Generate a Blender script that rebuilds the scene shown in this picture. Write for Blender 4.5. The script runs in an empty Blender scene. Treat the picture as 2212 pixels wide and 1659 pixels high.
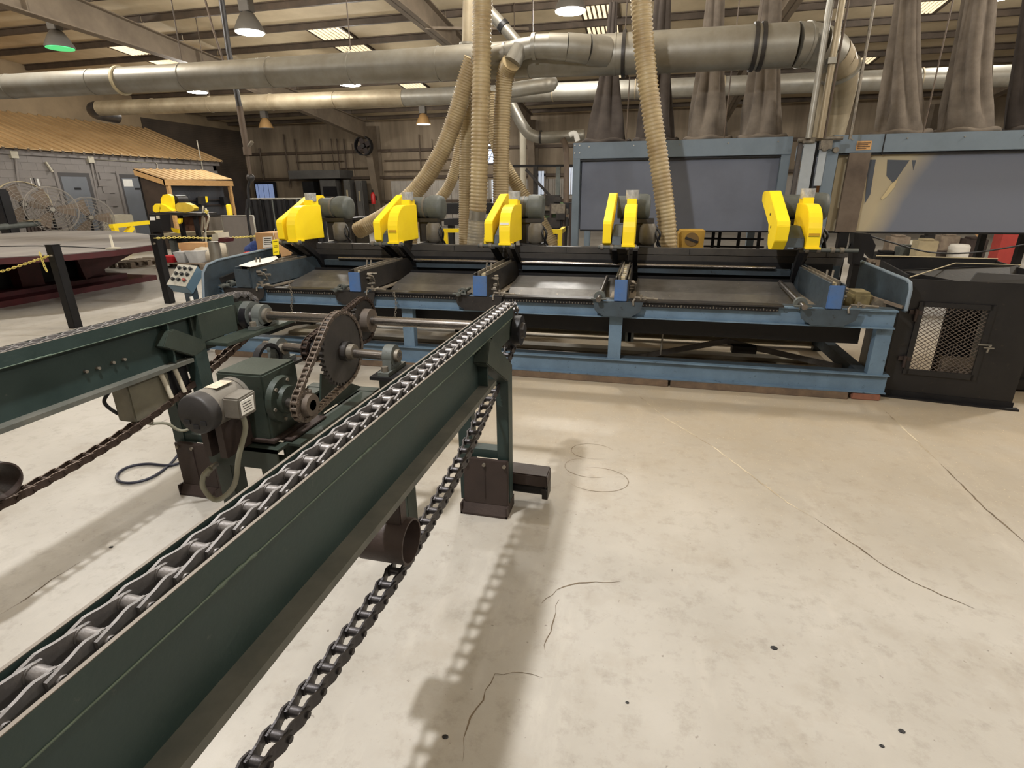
import bpy, bmesh, math, random
from mathutils import Vector, Matrix
import numpy as np

C = bpy.context.scene.collection
SC = bpy.context.scene
PI = math.pi
rnd = random.Random(7)

# ---------------------------------------------------------------- camera
F_PX, CX, CY = 1167.5, 1106.0, 829.5
YAW, PIT, ROL, CAM_H = .241, .3425, .009, 1.55
_cy, _sy = math.cos(YAW), math.sin(YAW)
_Rz = np.array([[_cy, -_sy, 0], [_sy, _cy, 0], [0, 0, 1]])
_ct, _st = math.cos(PIT), math.sin(PIT)
_fw = np.array([0, _ct, -_st]); _rt = np.array([1., 0, 0]); _dn = np.array([0, -_st, -_ct])
_cr, _sr = math.cos(ROL), math.sin(ROL)
RM = np.array([_rt*_cr + _dn*_sr, -_rt*_sr + _dn*_cr, _fw]) @ _Rz.T
CP = np.array([0, 0, CAM_H])
cam = bpy.data.cameras.new('camera'); camo = bpy.data.objects.new('camera', cam); C.objects.link(camo)
cam.sensor_width = 36.0; cam.sensor_fit = 'HORIZONTAL'; cam.lens = F_PX/2212*36
cam.clip_start = .02; cam.clip_end = 200
M = Matrix.Identity(4)
for i in range(3):
    M[i][0] = RM[0][i]; M[i][1] = -RM[1][i]; M[i][2] = -RM[2][i]
M[2][3] = CAM_H
camo.matrix_world = M
SC.camera = camo

def at(u, v, x=None, y=None, z=None):
    """point of the surveyed place seen at photo pixel (u, v) on a given plane"""
    d = RM.T @ np.array([(u-CX)/F_PX, (v-CY)/F_PX, 1.])
    i, val = (0, x) if x is not None else (1, y) if y is not None else (2, z)
    t = (val - CP[i])/d[i]
    return Vector(CP + d*t)

# ---------------------------------------------------------------- world, exposure, lights
w = bpy.data.worlds.new('world'); SC.world = w; w.use_nodes = True
w.node_tree.nodes['Background'].inputs[0].default_value = (.75, .85, 1, 1)
w.node_tree.nodes['Background'].inputs[1].default_value = .35
vs = SC.view_settings
vs.view_transform = 'Standard'; vs.look = 'None'; vs.exposure = -0.14; vs.gamma = 1.0; vs.use_curve_mapping = False

def lamp_light(x, y, z, power, r=.18, col=(1, .965, .90), spot=None):
    l = bpy.data.lights.new('lamp_light', 'SPOT' if spot else 'POINT')
    l.energy = power; l.color = col; l.shadow_soft_size = r
    if spot: l.spot_size = math.radians(spot); l.spot_blend = .6
    o = bpy.data.objects.new('lamp_light', l); C.objects.link(o); o.location = (x, y, z)
    return o

LP = 330
# high-bay lamps behind and above the camera (out of the frame), same rows as the ones in view
for (lx, ly, lz, k) in ((-1.35, 1.22, 3.5, 1.6), (-9.0, 6.6, 4.9, 1.6), (-1.8, 6.9, 5.1, 1.35), (6.2, 6.9, 5.1, 2.1), (5.6, 1.0, 5.0, 1.05), (-8.8, .6, 5.0, .6),
                        (-15.5, 7.0, 4.9, 1.6), (2.6, -2.2, 5.0, .8), (-4.6, -5.4, 5.0, .4), (13.5, 8, 5.0, 1.4)):
    main = lx == -1.35
    lamp_light(lx, ly, lz, LP*k, .08 if main else .18, (1, .995, .99) if main else (1, .97, .915))

# ---------------------------------------------------------------- materials
def lin(c):
    return tuple(((v/255.)/12.92 if v/255. <= .04045 else ((v/255.+.055)/1.055)**2.4) for v in c) + (1,)

MATS = {}
def mat(name, c1, rough=.6, metal=0., c2=None, scale=6., amt=.5, bump=0., bscale=60., detail=6., c3=None, spots=0., coord='Object', stretch=None, emit=None, estr=0, spec=.5):
    if name in MATS: return MATS[name]
    m = bpy.data.materials.new(name); m.use_nodes = True
    nt = m.node_tree; N = nt.nodes; L = nt.links
    b = N['Principled BSDF']
    b.inputs['Roughness'].default_value = rough; b.inputs['Metallic'].default_value = metal
    b.inputs['Specular IOR Level'].default_value = spec
    b.inputs['Base Color'].default_value = lin(c1)
    tc = N.new('ShaderNodeTexCoord'); src = tc.outputs[coord]
    if stretch:
        mp = N.new('ShaderNodeMapping'); mp.inputs['Scale'].default_value = stretch
        L.new(src, mp.inputs[0]); src = mp.outputs[0]
    if c2:
        n1 = N.new('ShaderNodeTexNoise'); n1.inputs['Scale'].default_value = scale; n1.inputs['Detail'].default_value = detail
        n1.inputs['Roughness'].default_value = .62
        L.new(src, n1.inputs['Vector'])
        r = N.new('ShaderNodeValToRGB'); r.color_ramp.elements[0].position = .5-.25/max(amt, .05)*.5; r.color_ramp.elements[1].position = .5+.25/max(amt, .05)*.5
        r.color_ramp.elements[0].color = lin(c1); r.color_ramp.elements[1].color = lin(c2)
        L.new(n1.outputs[0], r.inputs[0]); out = r.outputs[0]
        if c3:
            n2 = N.new('ShaderNodeTexNoise'); n2.inputs['Scale'].default_value = scale*5.3; n2.inputs['Detail'].default_value = 5; n2.inputs['Roughness'].default_value = .7
            L.new(src, n2.inputs['Vector'])
            r2 = N.new('ShaderNodeValToRGB'); r2.color_ramp.elements[0].position = .62-spots*.2; r2.color_ramp.elements[1].position = .72
            r2.color_ramp.elements[0].color = (0, 0, 0, 1); r2.color_ramp.elements[1].color = (1, 1, 1, 1)
            L.new(n2.outputs[0], r2.inputs[0])
            mx = N.new('ShaderNodeMix'); mx.data_type = 'RGBA'
            L.new(r2.outputs[0], mx.inputs[0]); L.new(out, mx.inputs[6]); mx.inputs[7].default_value = lin(c3); out = mx.outputs[2]
        L.new(out, b.inputs['Base Color'])
        mr = N.new('ShaderNodeMapRange'); mr.inputs['To Min'].default_value = max(rough-.12, .05); mr.inputs['To Max'].default_value = min(rough+.14, 1)
        L.new(n1.outputs[0], mr.inputs[0]); L.new(mr.outputs[0], b.inputs['Roughness'])
    if bump:
        n3 = N.new('ShaderNodeTexNoise'); n3.inputs['Scale'].default_value = bscale; n3.inputs['Detail'].default_value = 4
        L.new(src, n3.inputs['Vector'])
        bp = N.new('ShaderNodeBump'); bp.inputs['Strength'].default_value = bump; bp.inputs['Distance'].default_value = .01
        L.new(n3.outputs[0], bp.inputs['Height']); L.new(bp.outputs[0], b.inputs['Normal'])
    if emit:
        b.inputs['Emission Color'].default_value = lin(emit); b.inputs['Emission Strength'].default_value = estr
    MATS[name] = m
    return m

dkgreen = mat('dark_green_paint', (30, 45, 42), .5, .1, (40, 55, 52), 5, .6, .08, 90, c3=(64, 70, 64), spots=-.15)
dkgreen2 = mat('worn_green_paint', (37, 45, 39), .5, .1, (49, 57, 49), 7, .6, .08, 90, c3=(40, 36, 30), spots=.0)
weldm = mat('weld_bead', (84, 98, 84), .5, .2, (60, 72, 62), 20, .5)
chainm = mat('chain_steel', (108, 105, 104), .4, .6, (128, 124, 122), 30, .6, .1, 120, c3=(62, 54, 50), spots=-.12)
chainbr = mat('rusty_chain_steel', (58, 47, 42), .5, .6, (80, 66, 58), 30, .6, .1, 120)
linkedge = mat('worn_lit_chain_steel', (124, 120, 118), .58, .5, (98, 95, 93), 40, .6)  # worn link edges, lightened further to imitate ceiling light reflected on them
dusty = mat('dusty_flange_paint', (92, 90, 82), .7, 0, (66, 68, 62), 8, .6)
polished = mat('polished_shaft_steel', (150, 146, 142), .28, .95, (112, 104, 98), 9, .6, stretch=(3, 20, 20))
brownst = mat('brown_rusty_steel', (46, 36, 33), .55, .2, (60, 48, 43), 7, .6, .12, 80)
blackst = mat('black_steel', (14, 14, 17), .5, .05, (26, 25, 27), 6, .6, .06, 80, spec=.35)
blacktar = mat('black_painted_steel', (15, 15, 18), .45, .05, (28, 26, 26), 4, .6, .06, 60, c3=(58, 48, 42), spots=-.05)
darkmat = mat('dark_oily_steel', (40, 39, 40), .42, .45, (62, 58, 55), 7, .6, .1, 70, c3=(96, 86, 74), spots=-.15)
bluest = mat('blue_machine_paint', (106, 131, 152), .5, .1, (84, 104, 122), 4, .6, .06, 70, c3=(48, 60, 70), spots=.0)
bluedk = mat('dark_blue_grey_paint', (64, 77, 86), .5, .1, (44, 51, 57), 4, .6, .06, 70, c3=(34, 34, 36), spots=.05)
bluebr = mat('bright_blue_paint', (62, 100, 156), .5, .05, (74, 96, 128), 9, .6, .08, 60, c3=(34, 48, 66), spots=.05)
bluegrey = mat('blue_grey_panel_paint', (116, 130, 142), .55, .05, (103, 116, 127), 2.5, .6, .03, 60)
greypan = mat('grey_panel_paint', (110, 116, 130), .6, .05, (96, 101, 114), 1.6, .5, .03, 60)
tanpan = mat('bare_tan_panel', (186, 172, 138), .7, 0, (150, 140, 116), 3.5, .6, .05, 60)
yellow = mat('safety_yellow_paint', (255, 226, 34), .42, 0, (248, 214, 36), 5, .4, .02, 60, spec=.4)
yellowd = mat('dusty_yellow_paint', (214, 184, 58), .55, 0, (190, 160, 50), 6, .6)
motorg = mat('grey_green_motor_paint', (90, 94, 90), .55, .1, (72, 75, 72), 8, .6, .08, 80, c3=(54, 46, 40), spots=-.05)
motorb = mat('dusty_grey_motor', (112, 108, 100), .55, .2, (92, 86, 78), 8, .6, .06, 80)
galv = mat('galvanised_duct', (150, 148, 140), .42, .55, (128, 122, 110), 3, .6, .04, 30)
galvd = mat('dusty_galvanised_duct', (168, 156, 132), .5, .35, (130, 116, 92), 2.2, .6, .05, 30)
hose = mat('tan_flexible_hose', (178, 160, 122), .45, 0, (142, 121, 86), 3, .8, .05, 40, c3=(100, 76, 48), spots=-.05)
hosecl = mat('clear_flexible_hose', (176, 164, 138), .3, 0, (120, 118, 112), 6, .6)
cloth = mat('dusty_bag_cloth', (116, 106, 95), .95, 0, (88, 80, 72), 4, .7, .25, 300, spec=.1)
clothd = mat('dark_bag_cloth', (78, 71, 66), .95, 0, (60, 54, 50), 4, .7, .25, 300, spec=.1)
tape = mat('silver_duct_tape', (206, 208, 212), .32, .35, (150, 152, 156), 20, .7, .3, 60)
wood = mat('raw_timber', (206, 166, 112), .7, 0, (178, 136, 86), 8, .6, .05, 40, stretch=(1, 1, 8))
woodg = mat('grey_pallet_timber', (132, 118, 102), .8, 0, (96, 84, 72), 9, .6, .1, 40)
plank = mat('dusty_skid_timber', (116, 96, 76), .8, 0, (84, 70, 58), 9, .6, .1, 40)
redp = mat('maroon_paint', (84, 30, 34), .5, .05, (62, 26, 28), 4, .6, .05, 60)
redb = mat('red_paint', (176, 62, 54), .55, 0, (150, 50, 46), 5, .5)
white = mat('white_paper', (232, 230, 224), .7, 0, (214, 212, 206), 5, .4)
cream = mat('cream_plastic', (196, 190, 172), .55, 0, (176, 168, 150), 6, .5)
card = mat('cardboard', (186, 148, 104), .85, 0, (168, 130, 88), 4, .5)
rubber = mat('black_rubber', (20, 20, 24), .5, 0)
grub = mat('grey_green_conduit', (128, 126, 108), .5, 0, (108, 106, 92), 8, .5)
plast = mat('yellow_plastic_chain', (222, 204, 110), .5, 0)
brass = mat('dusty_fittings', (140, 132, 118), .5, .5, (96, 90, 82), 20, .6)
ochre = mat('ochre_rough_block', (148, 128, 72), .8, 0, (110, 94, 54), 14, .6, .3, 40)
concrete = None

# ---------------------------------------------------------------- mesh helper
class MB:
    def __init__(s): s.v = []; s.f = []; s.sm = []
    def _add(s, vs_, fs_, smooth=False):
        o = len(s.v); s.v += [tuple(p) for p in vs_]
        for f in fs_:
            s.f.append(tuple(i+o for i in f)); s.sm.append(smooth)
        return s
    def box(s, x0, x1, y0, y1, z0, z1):
        return s.hexa([(x0, y0, z0), (x1, y0, z0), (x1, y1, z0), (x0, y1, z0), (x0, y0, z1), (x1, y0, z1), (x1, y1, z1), (x0, y1, z1)])
    def hexa(s, p):
        return s._add(p, [(3, 2, 1, 0), (4, 5, 6, 7), (0, 1, 5, 4), (1, 2, 6, 5), (2, 3, 7, 6), (3, 0, 4, 7)])
    def prism(s, poly, vec):
        n = len(poly); vec = Vector(vec); a = [Vector(p) for p in poly]; b = [p+vec for p in a]
        return s._add(a+b, [tuple(range(n-1, -1, -1)), tuple(range(n, 2*n))] + [(i, (i+1) % n, n+(i+1) % n, n+i) for i in range(n)])
    def px(s, yz, x0, x1): return s.prism([(x0, y, z) for y, z in yz], (x1-x0, 0, 0))
    def py(s, xz, y0, y1): return s.prism([(x, y0, z) for x, z in xz], (0, y1-y0, 0))
    def pz(s, xy, z0, z1): return s.prism([(x, y, z0) for x, y in xy], (0, 0, z1-z0))
    def bar(s, p0, p1, w, h, up=(0, 0, 1)):
        p0 = Vector(p0); p1 = Vector(p1); d = (p1-p0).normalized(); up = Vector(up)
        if abs(d.dot(up)) > .99: up = Vector((1, 0, 0))
        a = d.cross(up).normalized()*w/2; b = d.cross(a).normalized()*h/2
        return s.prism([p0-a-b, p0+a-b, p0+a+b, p0-a+b], p1-p0)
    def ring(s, c, d, r, n, ph=0):
        d = Vector(d).normalized(); u = Vector((0, 0, 1)) if abs(d.z) < .9 else Vector((1, 0, 0))
        a = d.cross(u).normalized(); b = d.cross(a).normalized(); c = Vector(c)
        return [c + a*(r*math.cos(2*PI*i/n+ph)) + b*(r*math.sin(2*PI*i/n+ph)) for i in range(n)]
    def cyl(s, p0, p1, r0, r1=None, n=14, cap=True, ph=0):
        r1 = r0 if r1 is None else r1; d = Vector(p1)-Vector(p0)
        A = s.ring(p0, d, r0, n, ph); B = s.ring(p1, d, r1, n, ph)
        s._add(A+B, [(i, (i+1) % n, n+(i+1) % n, n+i) for i in range(n)], n > 6)
        if cap:
            s._add(A, [tuple(range(n-1, -1, -1))]); s._add(B, [tuple(range(n))])
        return s
    def pipe(s, p0, p1, r, ri, n=24):
        d = Vector(p1)-Vector(p0)
        A = s.ring(p0, d, r, n); B = s.ring(p1, d, r, n); A2 = s.ring(p0, d, ri, n); B2 = s.ring(p1, d, ri, n)
        q = lambda a, b: [(i, (i+1) % n, n+(i+1) % n, n+i) for i in range(n)]
        s._add(A+B, q(0, 0), True); s._add(B2+A2, q(0, 0), True); s._add(A2+A, q(0, 0)); s._add(B+B2, q(0, 0))
        return s
    def tube(s, pts, r, n=10, cap=True, closed=False):
        pts = [Vector(p) for p in pts]; m = len(pts); rs = r if isinstance(r, (list, tuple)) else [r]*m
        T = []
        for i in range(m):
            a = pts[(i-1) % m] if (closed or i) else pts[0]; b = pts[(i+1) % m] if (closed or i < m-1) else pts[-1]
            T.append((b-a).normalized())
        u = Vector((0, 0, 1)) if abs(T[0].z) < .9 else Vector((1, 0, 0))
        a = T[0].cross(u).normalized(); V = []
        for i in range(m):
            a = (a - T[i]*a.dot(T[i])).normalized(); b = T[i].cross(a)
            V += [pts[i] + a*(rs[i]*math.cos(2*PI*k/n)) + b*(rs[i]*math.sin(2*PI*k/n)) for k in range(n)]
        F = []
        for i in range(m if closed else m-1):
            j = (i+1) % m
            F += [(i*n+k, i*n+(k+1) % n, j*n+(k+1) % n, j*n+k) for k in range(n)]
        s._add(V, F, True)
        if cap and not closed:
            s._add(V[:n], [tuple(range(n-1, -1, -1))]); s._add(V[-n:], [tuple(range(n))])
        return s
    def lathe(s, prof, o, ax=(0, 0, 1), n=24, cap=True):
        o = Vector(o); ax = Vector(ax).normalized(); V = []
        for r, h in prof: V += s.ring(o+ax*h, ax, max(r, 1e-4), n)
        m = len(prof)
        s._add(V, [(i*n+k, i*n+(k+1) % n, (i+1)*n+(k+1) % n, (i+1)*n+k) for i in range(m-1) for k in range(n)], True)
        if cap:
            s._add(V[:n], [tuple(range(n-1, -1, -1))]); s._add(V[-n:], [tuple(range(n))])
        return s
    def sph(s, c, r, n=10, sc=(1, 1, 1)):
        c = Vector(c); V = []; m = n//2+1
        for i in range(m+1):
            t = PI*i/m
            V += [c + Vector((r*sc[0]*math.sin(t)*math.cos(2*PI*k/n), r*sc[1]*math.sin(t)*math.sin(2*PI*k/n), r*sc[2]*math.cos(t))) for k in range(n)]
        return s._add(V, [(i*n+k, i*n+(k+1) % n, (i+1)*n+(k+1) % n, (i+1)*n+k) for i in range(m) for k in range(n)], True)
    def grid(s, P, smooth=True):
        """P: rows of points"""
        n = len(P[0]); V = [p for r in P for p in r]
        return s._add(V, [(i*n+k, i*n+k+1, (i+1)*n+k+1, (i+1)*n+k) for i in range(len(P)-1) for k in range(n-1)], smooth)
    def mesh(s, name, m, org=(0, 0, 0), bevel=0):
        me = bpy.data.meshes.new(name)
        ox, oy, oz = org
        me.from_pydata([(p[0]-ox, p[1]-oy, p[2]-oz) for p in s.v], [], s.f)
        me.polygons.foreach_set('use_smooth', s.sm)
        bm = bmesh.new(); bm.from_mesh(me)
        bmesh.ops.recalc_face_normals(bm, faces=bm.faces)
        if bevel:
            bmesh.ops.bevel(bm, geom=[e for e in bm.edges if e.is_manifold and e.calc_face_angle(0) > .6], offset=bevel, segments=2, affect='EDGES', clamp_overlap=True)
        bm.to_mesh(me); bm.free()
        me.materials.append(m)
        return me
    def build(s, name, m, parent=None, bevel=0):
        org = WLOC.get(parent.name, (0, 0, 0)) if parent else (0, 0, 0)
        o = bpy.data.objects.new(name, s.mesh(name, m, org, bevel)); C.objects.link(o)
        if parent: o.parent = parent
        WLOC[o.name] = org
        return o

WLOC = {}
def tag(o, label, cat, group=None):
    o['label'] = label; o['category'] = cat
    if group: o['group'] = group
    return o
def thing(name, label, cat, loc=(0, 0, 0), group=None):
    o = bpy.data.objects.new(name, None); C.objects.link(o); o.location = loc; o.empty_display_size = .1
    WLOC[o.name] = tuple(loc)
    return tag(o, label, cat, group)
def one(name, mb, m, label, cat, group=None, bevel=0):
    """a thing that is a single mesh, origin at its base"""
    xs = [p[0] for p in mb.v]; ys = [p[1] for p in mb.v]; zs = [p[2] for p in mb.v]
    org = ((min(xs)+max(xs))/2, (min(ys)+max(ys))/2, min(zs))
    o = bpy.data.objects.new(name, mb.mesh(name, m, org, bevel)); o.location = org; C.objects.link(o); WLOC[o.name] = org
    return tag(o, label, cat, group)
def struct(o): o['kind'] = 'structure'; return o
def sub(name, parent):
    o = bpy.data.objects.new(name, None); C.objects.link(o); o.parent = parent; o.empty_display_size = .05
    WLOC[o.name] = WLOC[parent.name]
    return o
def inst(name, me, parent, loc, rot=(0, 0, 0), sc=None):
    o = bpy.data.objects.new(name, me); C.objects.link(o); o.parent = parent
    w0 = WLOC[parent.name]
    o.location = (loc[0]-w0[0], loc[1]-w0[1], loc[2]-w0[2]); o.rotation_euler = rot
    if sc: o.scale = sc
    return o
def spline(P, n=8):
    """Catmull-Rom through P"""
    P = [Vector(p) for p in P]; out = []
    for i in range(len(P)-1):
        a = P[max(i-1, 0)]; b = P[i]; c = P[i+1]; d = P[min(i+2, len(P)-1)]
        for k in range(n):
            t = k/n
            out.append(.5*((2*b) + (c-a)*t + (2*a-5*b+4*c-d)*t*t + (3*b-a-3*c+d)*t**3))
    out.append(P[-1]); return out
def resample(P, step):
    P = [Vector(p) for p in P]; out = [P[0]]; acc = 0
    for a, b in zip(P, P[1:]):
        L = (b-a).length
        while acc + L >= step:
            t = (step-acc)/L; a = a + (b-a)*t; out.append(a.copy()); L = (b-a).length; acc = 0
        acc += L
    return out
# ================================================================ SETTING
def floor_material():
    m = bpy.data.materials.new('concrete_floor'); m.use_nodes = True
    nt = m.node_tree; N = nt.nodes; L = nt.links; b = N['Principled BSDF']
    b.inputs['Specular IOR Level'].default_value = .45
    tc = N.new('ShaderNodeTexCoord')
    def noise(scale, det=6, rough=.6, stretch=None):
        n = N.new('ShaderNodeTexNoise'); n.inputs['Scale'].default_value = scale; n.inputs['Detail'].default_value = det; n.inputs['Roughness'].default_value = rough
        if stretch:
            mp = N.new('ShaderNodeMapping'); mp.inputs['Scale'].default_value = stretch; mp.inputs['Rotation'].default_value = (0, 0, .5)
            L.new(tc.outputs['Object'], mp.inputs[0]); L.new(mp.outputs[0], n.inputs[0])
        else: L.new(tc.outputs['Object'], n.inputs[0])
        return n
    def ramp(src, a, bb, ca, cb):
        r = N.new('ShaderNodeValToRGB'); e = r.color_ramp.elements
        e[0].position = a; e[1].position = bb; e[0].color = ca; e[1].color = cb
        L.new(src, r.inputs[0]); return r.outputs[0]
    def mix(f, a, bb, mode='MIX'):
        x = N.new('ShaderNodeMix'); x.data_type = 'RGBA'; x.blend_type = mode
        if isinstance(f, float): x.inputs[0].default_value = f
        else: L.new(f, x.inputs[0])
        L.new(a, x.inputs[6])
        if isinstance(bb, tuple): x.inputs[7].default_value = bb
        else: L.new(bb, x.inputs[7])
        return x.outputs[2]
    W, K = (1, 1, 1, 1), (0, 0, 0, 1)
    n1 = noise(.55, 7, .6)
    base = ramp(n1.outputs[0], .36, .64, lin((150, 145, 136)), lin((177, 173, 166)))
    n2 = noise(2.6, 8, .68)
    c = mix(ramp(n2.outputs[0], .52, .72, K, (.45, .45, .45, 1)), base, lin((140, 130, 114)))
    n5 = noise(1.3, 6, .7, (2.2, .6, 1))
    c = mix(ramp(n5.outputs[0], .56, .75, K, (.4, .4, .4, 1)), c, lin((196, 190, 181)))
    n3 = noise(11, 8, .72)
    c = mix(ramp(n3.outputs[0], .52, .75, K, (.5, .5, .5, 1)), c, lin((116, 108, 96)))
    n4 = noise(42, 3, .5)
    c = mix(ramp(n4.outputs[0], .70, .76, K, (.6, .6, .6, 1)), c, lin((92, 84, 74)))
    # sawdust drift beside the saw line
    sx = N.new('ShaderNodeSeparateXYZ'); L.new(tc.outputs['Object'], sx.inputs[0])
    mr = N.new('ShaderNodeMapRange'); mr.inputs['From Min'].default_value = 1.9; mr.inputs['From Max'].default_value = 4.2; mr.inputs['To Max'].default_value = .85
    L.new(sx.outputs[1], mr.inputs[0])
    mr3 = N.new('ShaderNodeMapRange'); mr3.inputs['From Min'].default_value = 7.5; mr3.inputs['From Max'].default_value = 5.5
    L.new(sx.outputs[1], mr3.inputs[0])
    mu = N.new('ShaderNodeMath'); mu.operation = 'MULTIPLY'; L.new(mr.outputs[0], mu.inputs[0]); L.new(mr3.outputs[0], mu.inputs[1])
    mr2 = N.new('ShaderNodeMapRange'); mr2.inputs['From Min'].default_value = -3.2; mr2.inputs['From Max'].default_value = -.9
    L.new(sx.outputs[0], mr2.inputs[0])
    mu2 = N.new('ShaderNodeMath'); mu2.operation = 'MULTIPLY'; L.new(mu.outputs[0], mu2.inputs[0]); L.new(mr2.outputs[0], mu2.inputs[1])
    nd = noise(3.2, 8, .7)
    dr = ramp(nd.outputs[0], .25, .6, (.55, .55, .55, 1), W)
    mu3 = N.new('ShaderNodeMath'); mu3.operation = 'MULTIPLY'; L.new(mu2.outputs[0], mu3.inputs[0]); L.new(dr, mu3.inputs[1])
    c = mix(mu3.outputs[0], c, lin((166, 151, 127)))
    n6 = noise(95, 2, .5)
    sp = ramp(n6.outputs[0], .685, .71, K, W)
    mu4 = N.new('ShaderNodeMath'); mu4.operation = 'MULTIPLY'; L.new(sp, mu4.inputs[0]); L.new(mu3.outputs[0], mu4.inputs[1])
    c = mix(mu4.outputs[0], c, lin((226, 206, 166)))
    L.new(c, b.inputs['Base Color'])
    rr = N.new('ShaderNodeMapRange'); rr.inputs['To Min'].default_value = .38; rr.inputs['To Max'].default_value = .62
    L.new(n2.outputs[0], rr.inputs[0]); L.new(rr.outputs[0], b.inputs['Roughness'])
    bp = N.new('ShaderNodeBump'); bp.inputs['Strength'].default_value = .12; bp.inputs['Distance'].default_value = .01
    L.new(n3.outputs[0], bp.inputs['Height']); L.new(bp.outputs[0], b.inputs['Normal'])
    return m
XL, XR, YB, YF = -19.6, 15.0, 25.0, -9.0
fl = struct(MB().box(XL, XR, YF, YB, -.2, 0).build('floor', floor_material()))
crackm = mat('floor_crack_dirt', (112, 98, 80), .9, 0, (84, 72, 58), 8, .6)
jointm = mat('floor_joint_dust', (204, 192, 168), .9, 0, (132, 120, 102), 3, .9)
ringm = mat('tyre_scuff', (120, 108, 92), .9)
def crack(pts, w, m, jag=.02, name='crack', seed=1):
    r = random.Random(seed); P = [Vector((p[0], p[1], 0)) for p in pts]; Q = resample(P, .035)
    V = []
    for i, p in enumerate(Q):
        d = (Q[min(i+1, len(Q)-1)]-Q[max(i-1, 0)]).normalized(); nrm = Vector((-d.y, d.x, 0))
        e = min(i, len(Q)-1-i)
        ww = w*(.35+r.random())*min(1, .15+e*.2); j = (r.random()-.5)*jag
        V.append((p+nrm*(j-ww/2)+Vector((0, 0, .0009)), p+nrm*(j+ww/2)+Vector((0, 0, .0009))))
    mb = MB(); mb.grid(V, False); return mb.build(name, m, fl)
fx = lambda *uv: [at(u, v, z=0) for u, v in uv]
crack(fx((1365, 842), (1440, 905), (1540, 965), (1640, 1040), (1700, 1085), (1760, 1120)), .010, jointm, .008, seed=1)
crack(fx((1760, 1120), (1850, 1180), (1930, 1235), (2010, 1275), (2110, 1318)), .007, crackm, .008, seed=2)
crack(fx((1908, 884), (2030, 1000)), .012, jointm, .006, seed=3)
crack(fx((2030, 1000), (2130, 1100), (2230, 1185)), .008, crackm, .005, seed=4)
crack(fx((1340, 1255), (1270, 1258), (1215, 1268), (1190, 1285), (1165, 1312)), .007, crackm, .014, seed=5)
crack(fx((1205, 1295), (1200, 1320), (1190, 1350), (1185, 1375), (1170, 1400), (1188, 1420)), .007, crackm, .016, seed=6)
crack(fx((1170, 1466), (1145, 1458), (1112, 1450), (1092, 1460), (1075, 1452), (1058, 1475), (1042, 1510), (1022, 1545), (1008, 1580), (1000, 1620), (998, 1659)), .005, crackm, .012, seed=7)
crack(fx((0, 1330), (60, 1290), (130, 1240), (200, 1200)), .006, crackm, .012, seed=8)
crack(fx((180, 980), (270, 945), (400, 890)), .005, crackm, .008, seed=9)
for (u, v, ru, a0, a1, k) in ((1280, 975, .085, .3, 5.4, 21), (1290, 1035, .11, -2.6, 2.4, 22), (1275, 1010, .095, 2, 5.5, 23)):
    c0 = at(u, v, z=0)
    crack([(c0.x+ru*math.cos(t)*1.6, c0.y+ru*math.sin(t)*1.25) for t in np.linspace(a0, a1, 22)], .004, ringm, .002, name='tyre_scuff', seed=k)
for (u, v, s) in ((1672, 1400, .010), (1948, 1580, .008), (240, 1182, .008), (962, 1592, .008), (1355, 1518, .005), (1905, 1612, .006)):
    c0 = at(u, v, z=0); MB().sph((c0.x, c0.y, .001), s, 8, (1.3, 1, .25)).build('floor_debris', rubber, fl)

# ---- walls
wallm = mat('beige_wall_sheet', (150, 134, 112), .7, 0, (116, 102, 84), .5, .6, .06, 12, stretch=(6, 1, .5))
wallw = mat('pale_wainscot_sheet', (182, 176, 168), .6, 0, (146, 138, 128), .7, .6)
darkwall = mat('dark_corrugated_sheet', (84, 72, 60), .7, .1, (60, 52, 44), .8, .6)
girtm = mat('brown_girt_steel', (92, 76, 60), .6, .1, (66, 54, 44), 2, .6)
ZE = 4.66
wb = struct(MB().box(XL, XR, YB, YB+.15, 0, ZE).build('wall_back', wallm))
def corr(x0, x1, z0, z1, y, m, parent, name, pitch=.3):
    mb = MB(); rows = []; n = max(2, int(round((x1-x0)/pitch)))
    xs = []
    for i in range(n):
        a = x0+(x1-x0)*i/n; p = (x1-x0)/n
        xs += [(a, 0), (a+p*.62, 0), (a+p*.7, -.035), (a+p*.9, -.035)]
    xs.append((x1, 0))
    mb.grid([[(x, y+d, z0) for x, d in xs], [(x, y+d, z1) for x, d in xs]], False)
    mb.box(x0, x1, y+.001, y+.02, z0, z1)
    return mb.build(name, m, parent)
for i in range(17):
    corr(-11.9+i*1.5, -10.42+i*1.5, .02, 2.05, YB-.05, wallw, wb, 'wainscot_panel')
for z in (1.1, 2.15, 3.3): MB().box(XL, XR, YB-.16, YB, z, z+.12).build('girt', girtm, wb)
for (u, v0, v1, r) in ((612, 290, 405, .035), (636, 300, 385, .03), (690, 300, 380, .025), (715, 300, 375, .02), (727, 300, 440, .03), (742, 300, 385, .03), (760, 310, 380, .018), (905, 290, 370, .03), (933, 300, 360, .02), (560, 320, 390, .04)):
    a = at(u, v0, y=YB-.2); b_ = at(u+9, v1, y=YB-.2)
    MB().cyl((a.x, a.y, a.z), (a.x, a.y, max(b_.z, .3)), r, n=8).build('conduit', girtm, wb)
for (u0, u1, v) in ((640, 742, 350), (735, 800, 364), (830, 980, 347), (830, 980, 370)):
    a = at(u0, v, y=YB-.22); b_ = at(u1, v, y=YB-.22)
    MB().cyl((a.x, a.y, a.z), (b_.x, a.y, a.z), .02, n=8).build('conduit', girtm, wb)
wl = struct(MB().box(XL-.15, XL, YF, YB, 0, ZE+2).build('wall_left', mat('left_wall_sheet', (158, 138, 108), .75, 0, (110, 96, 76), .5, .6)))
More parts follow.
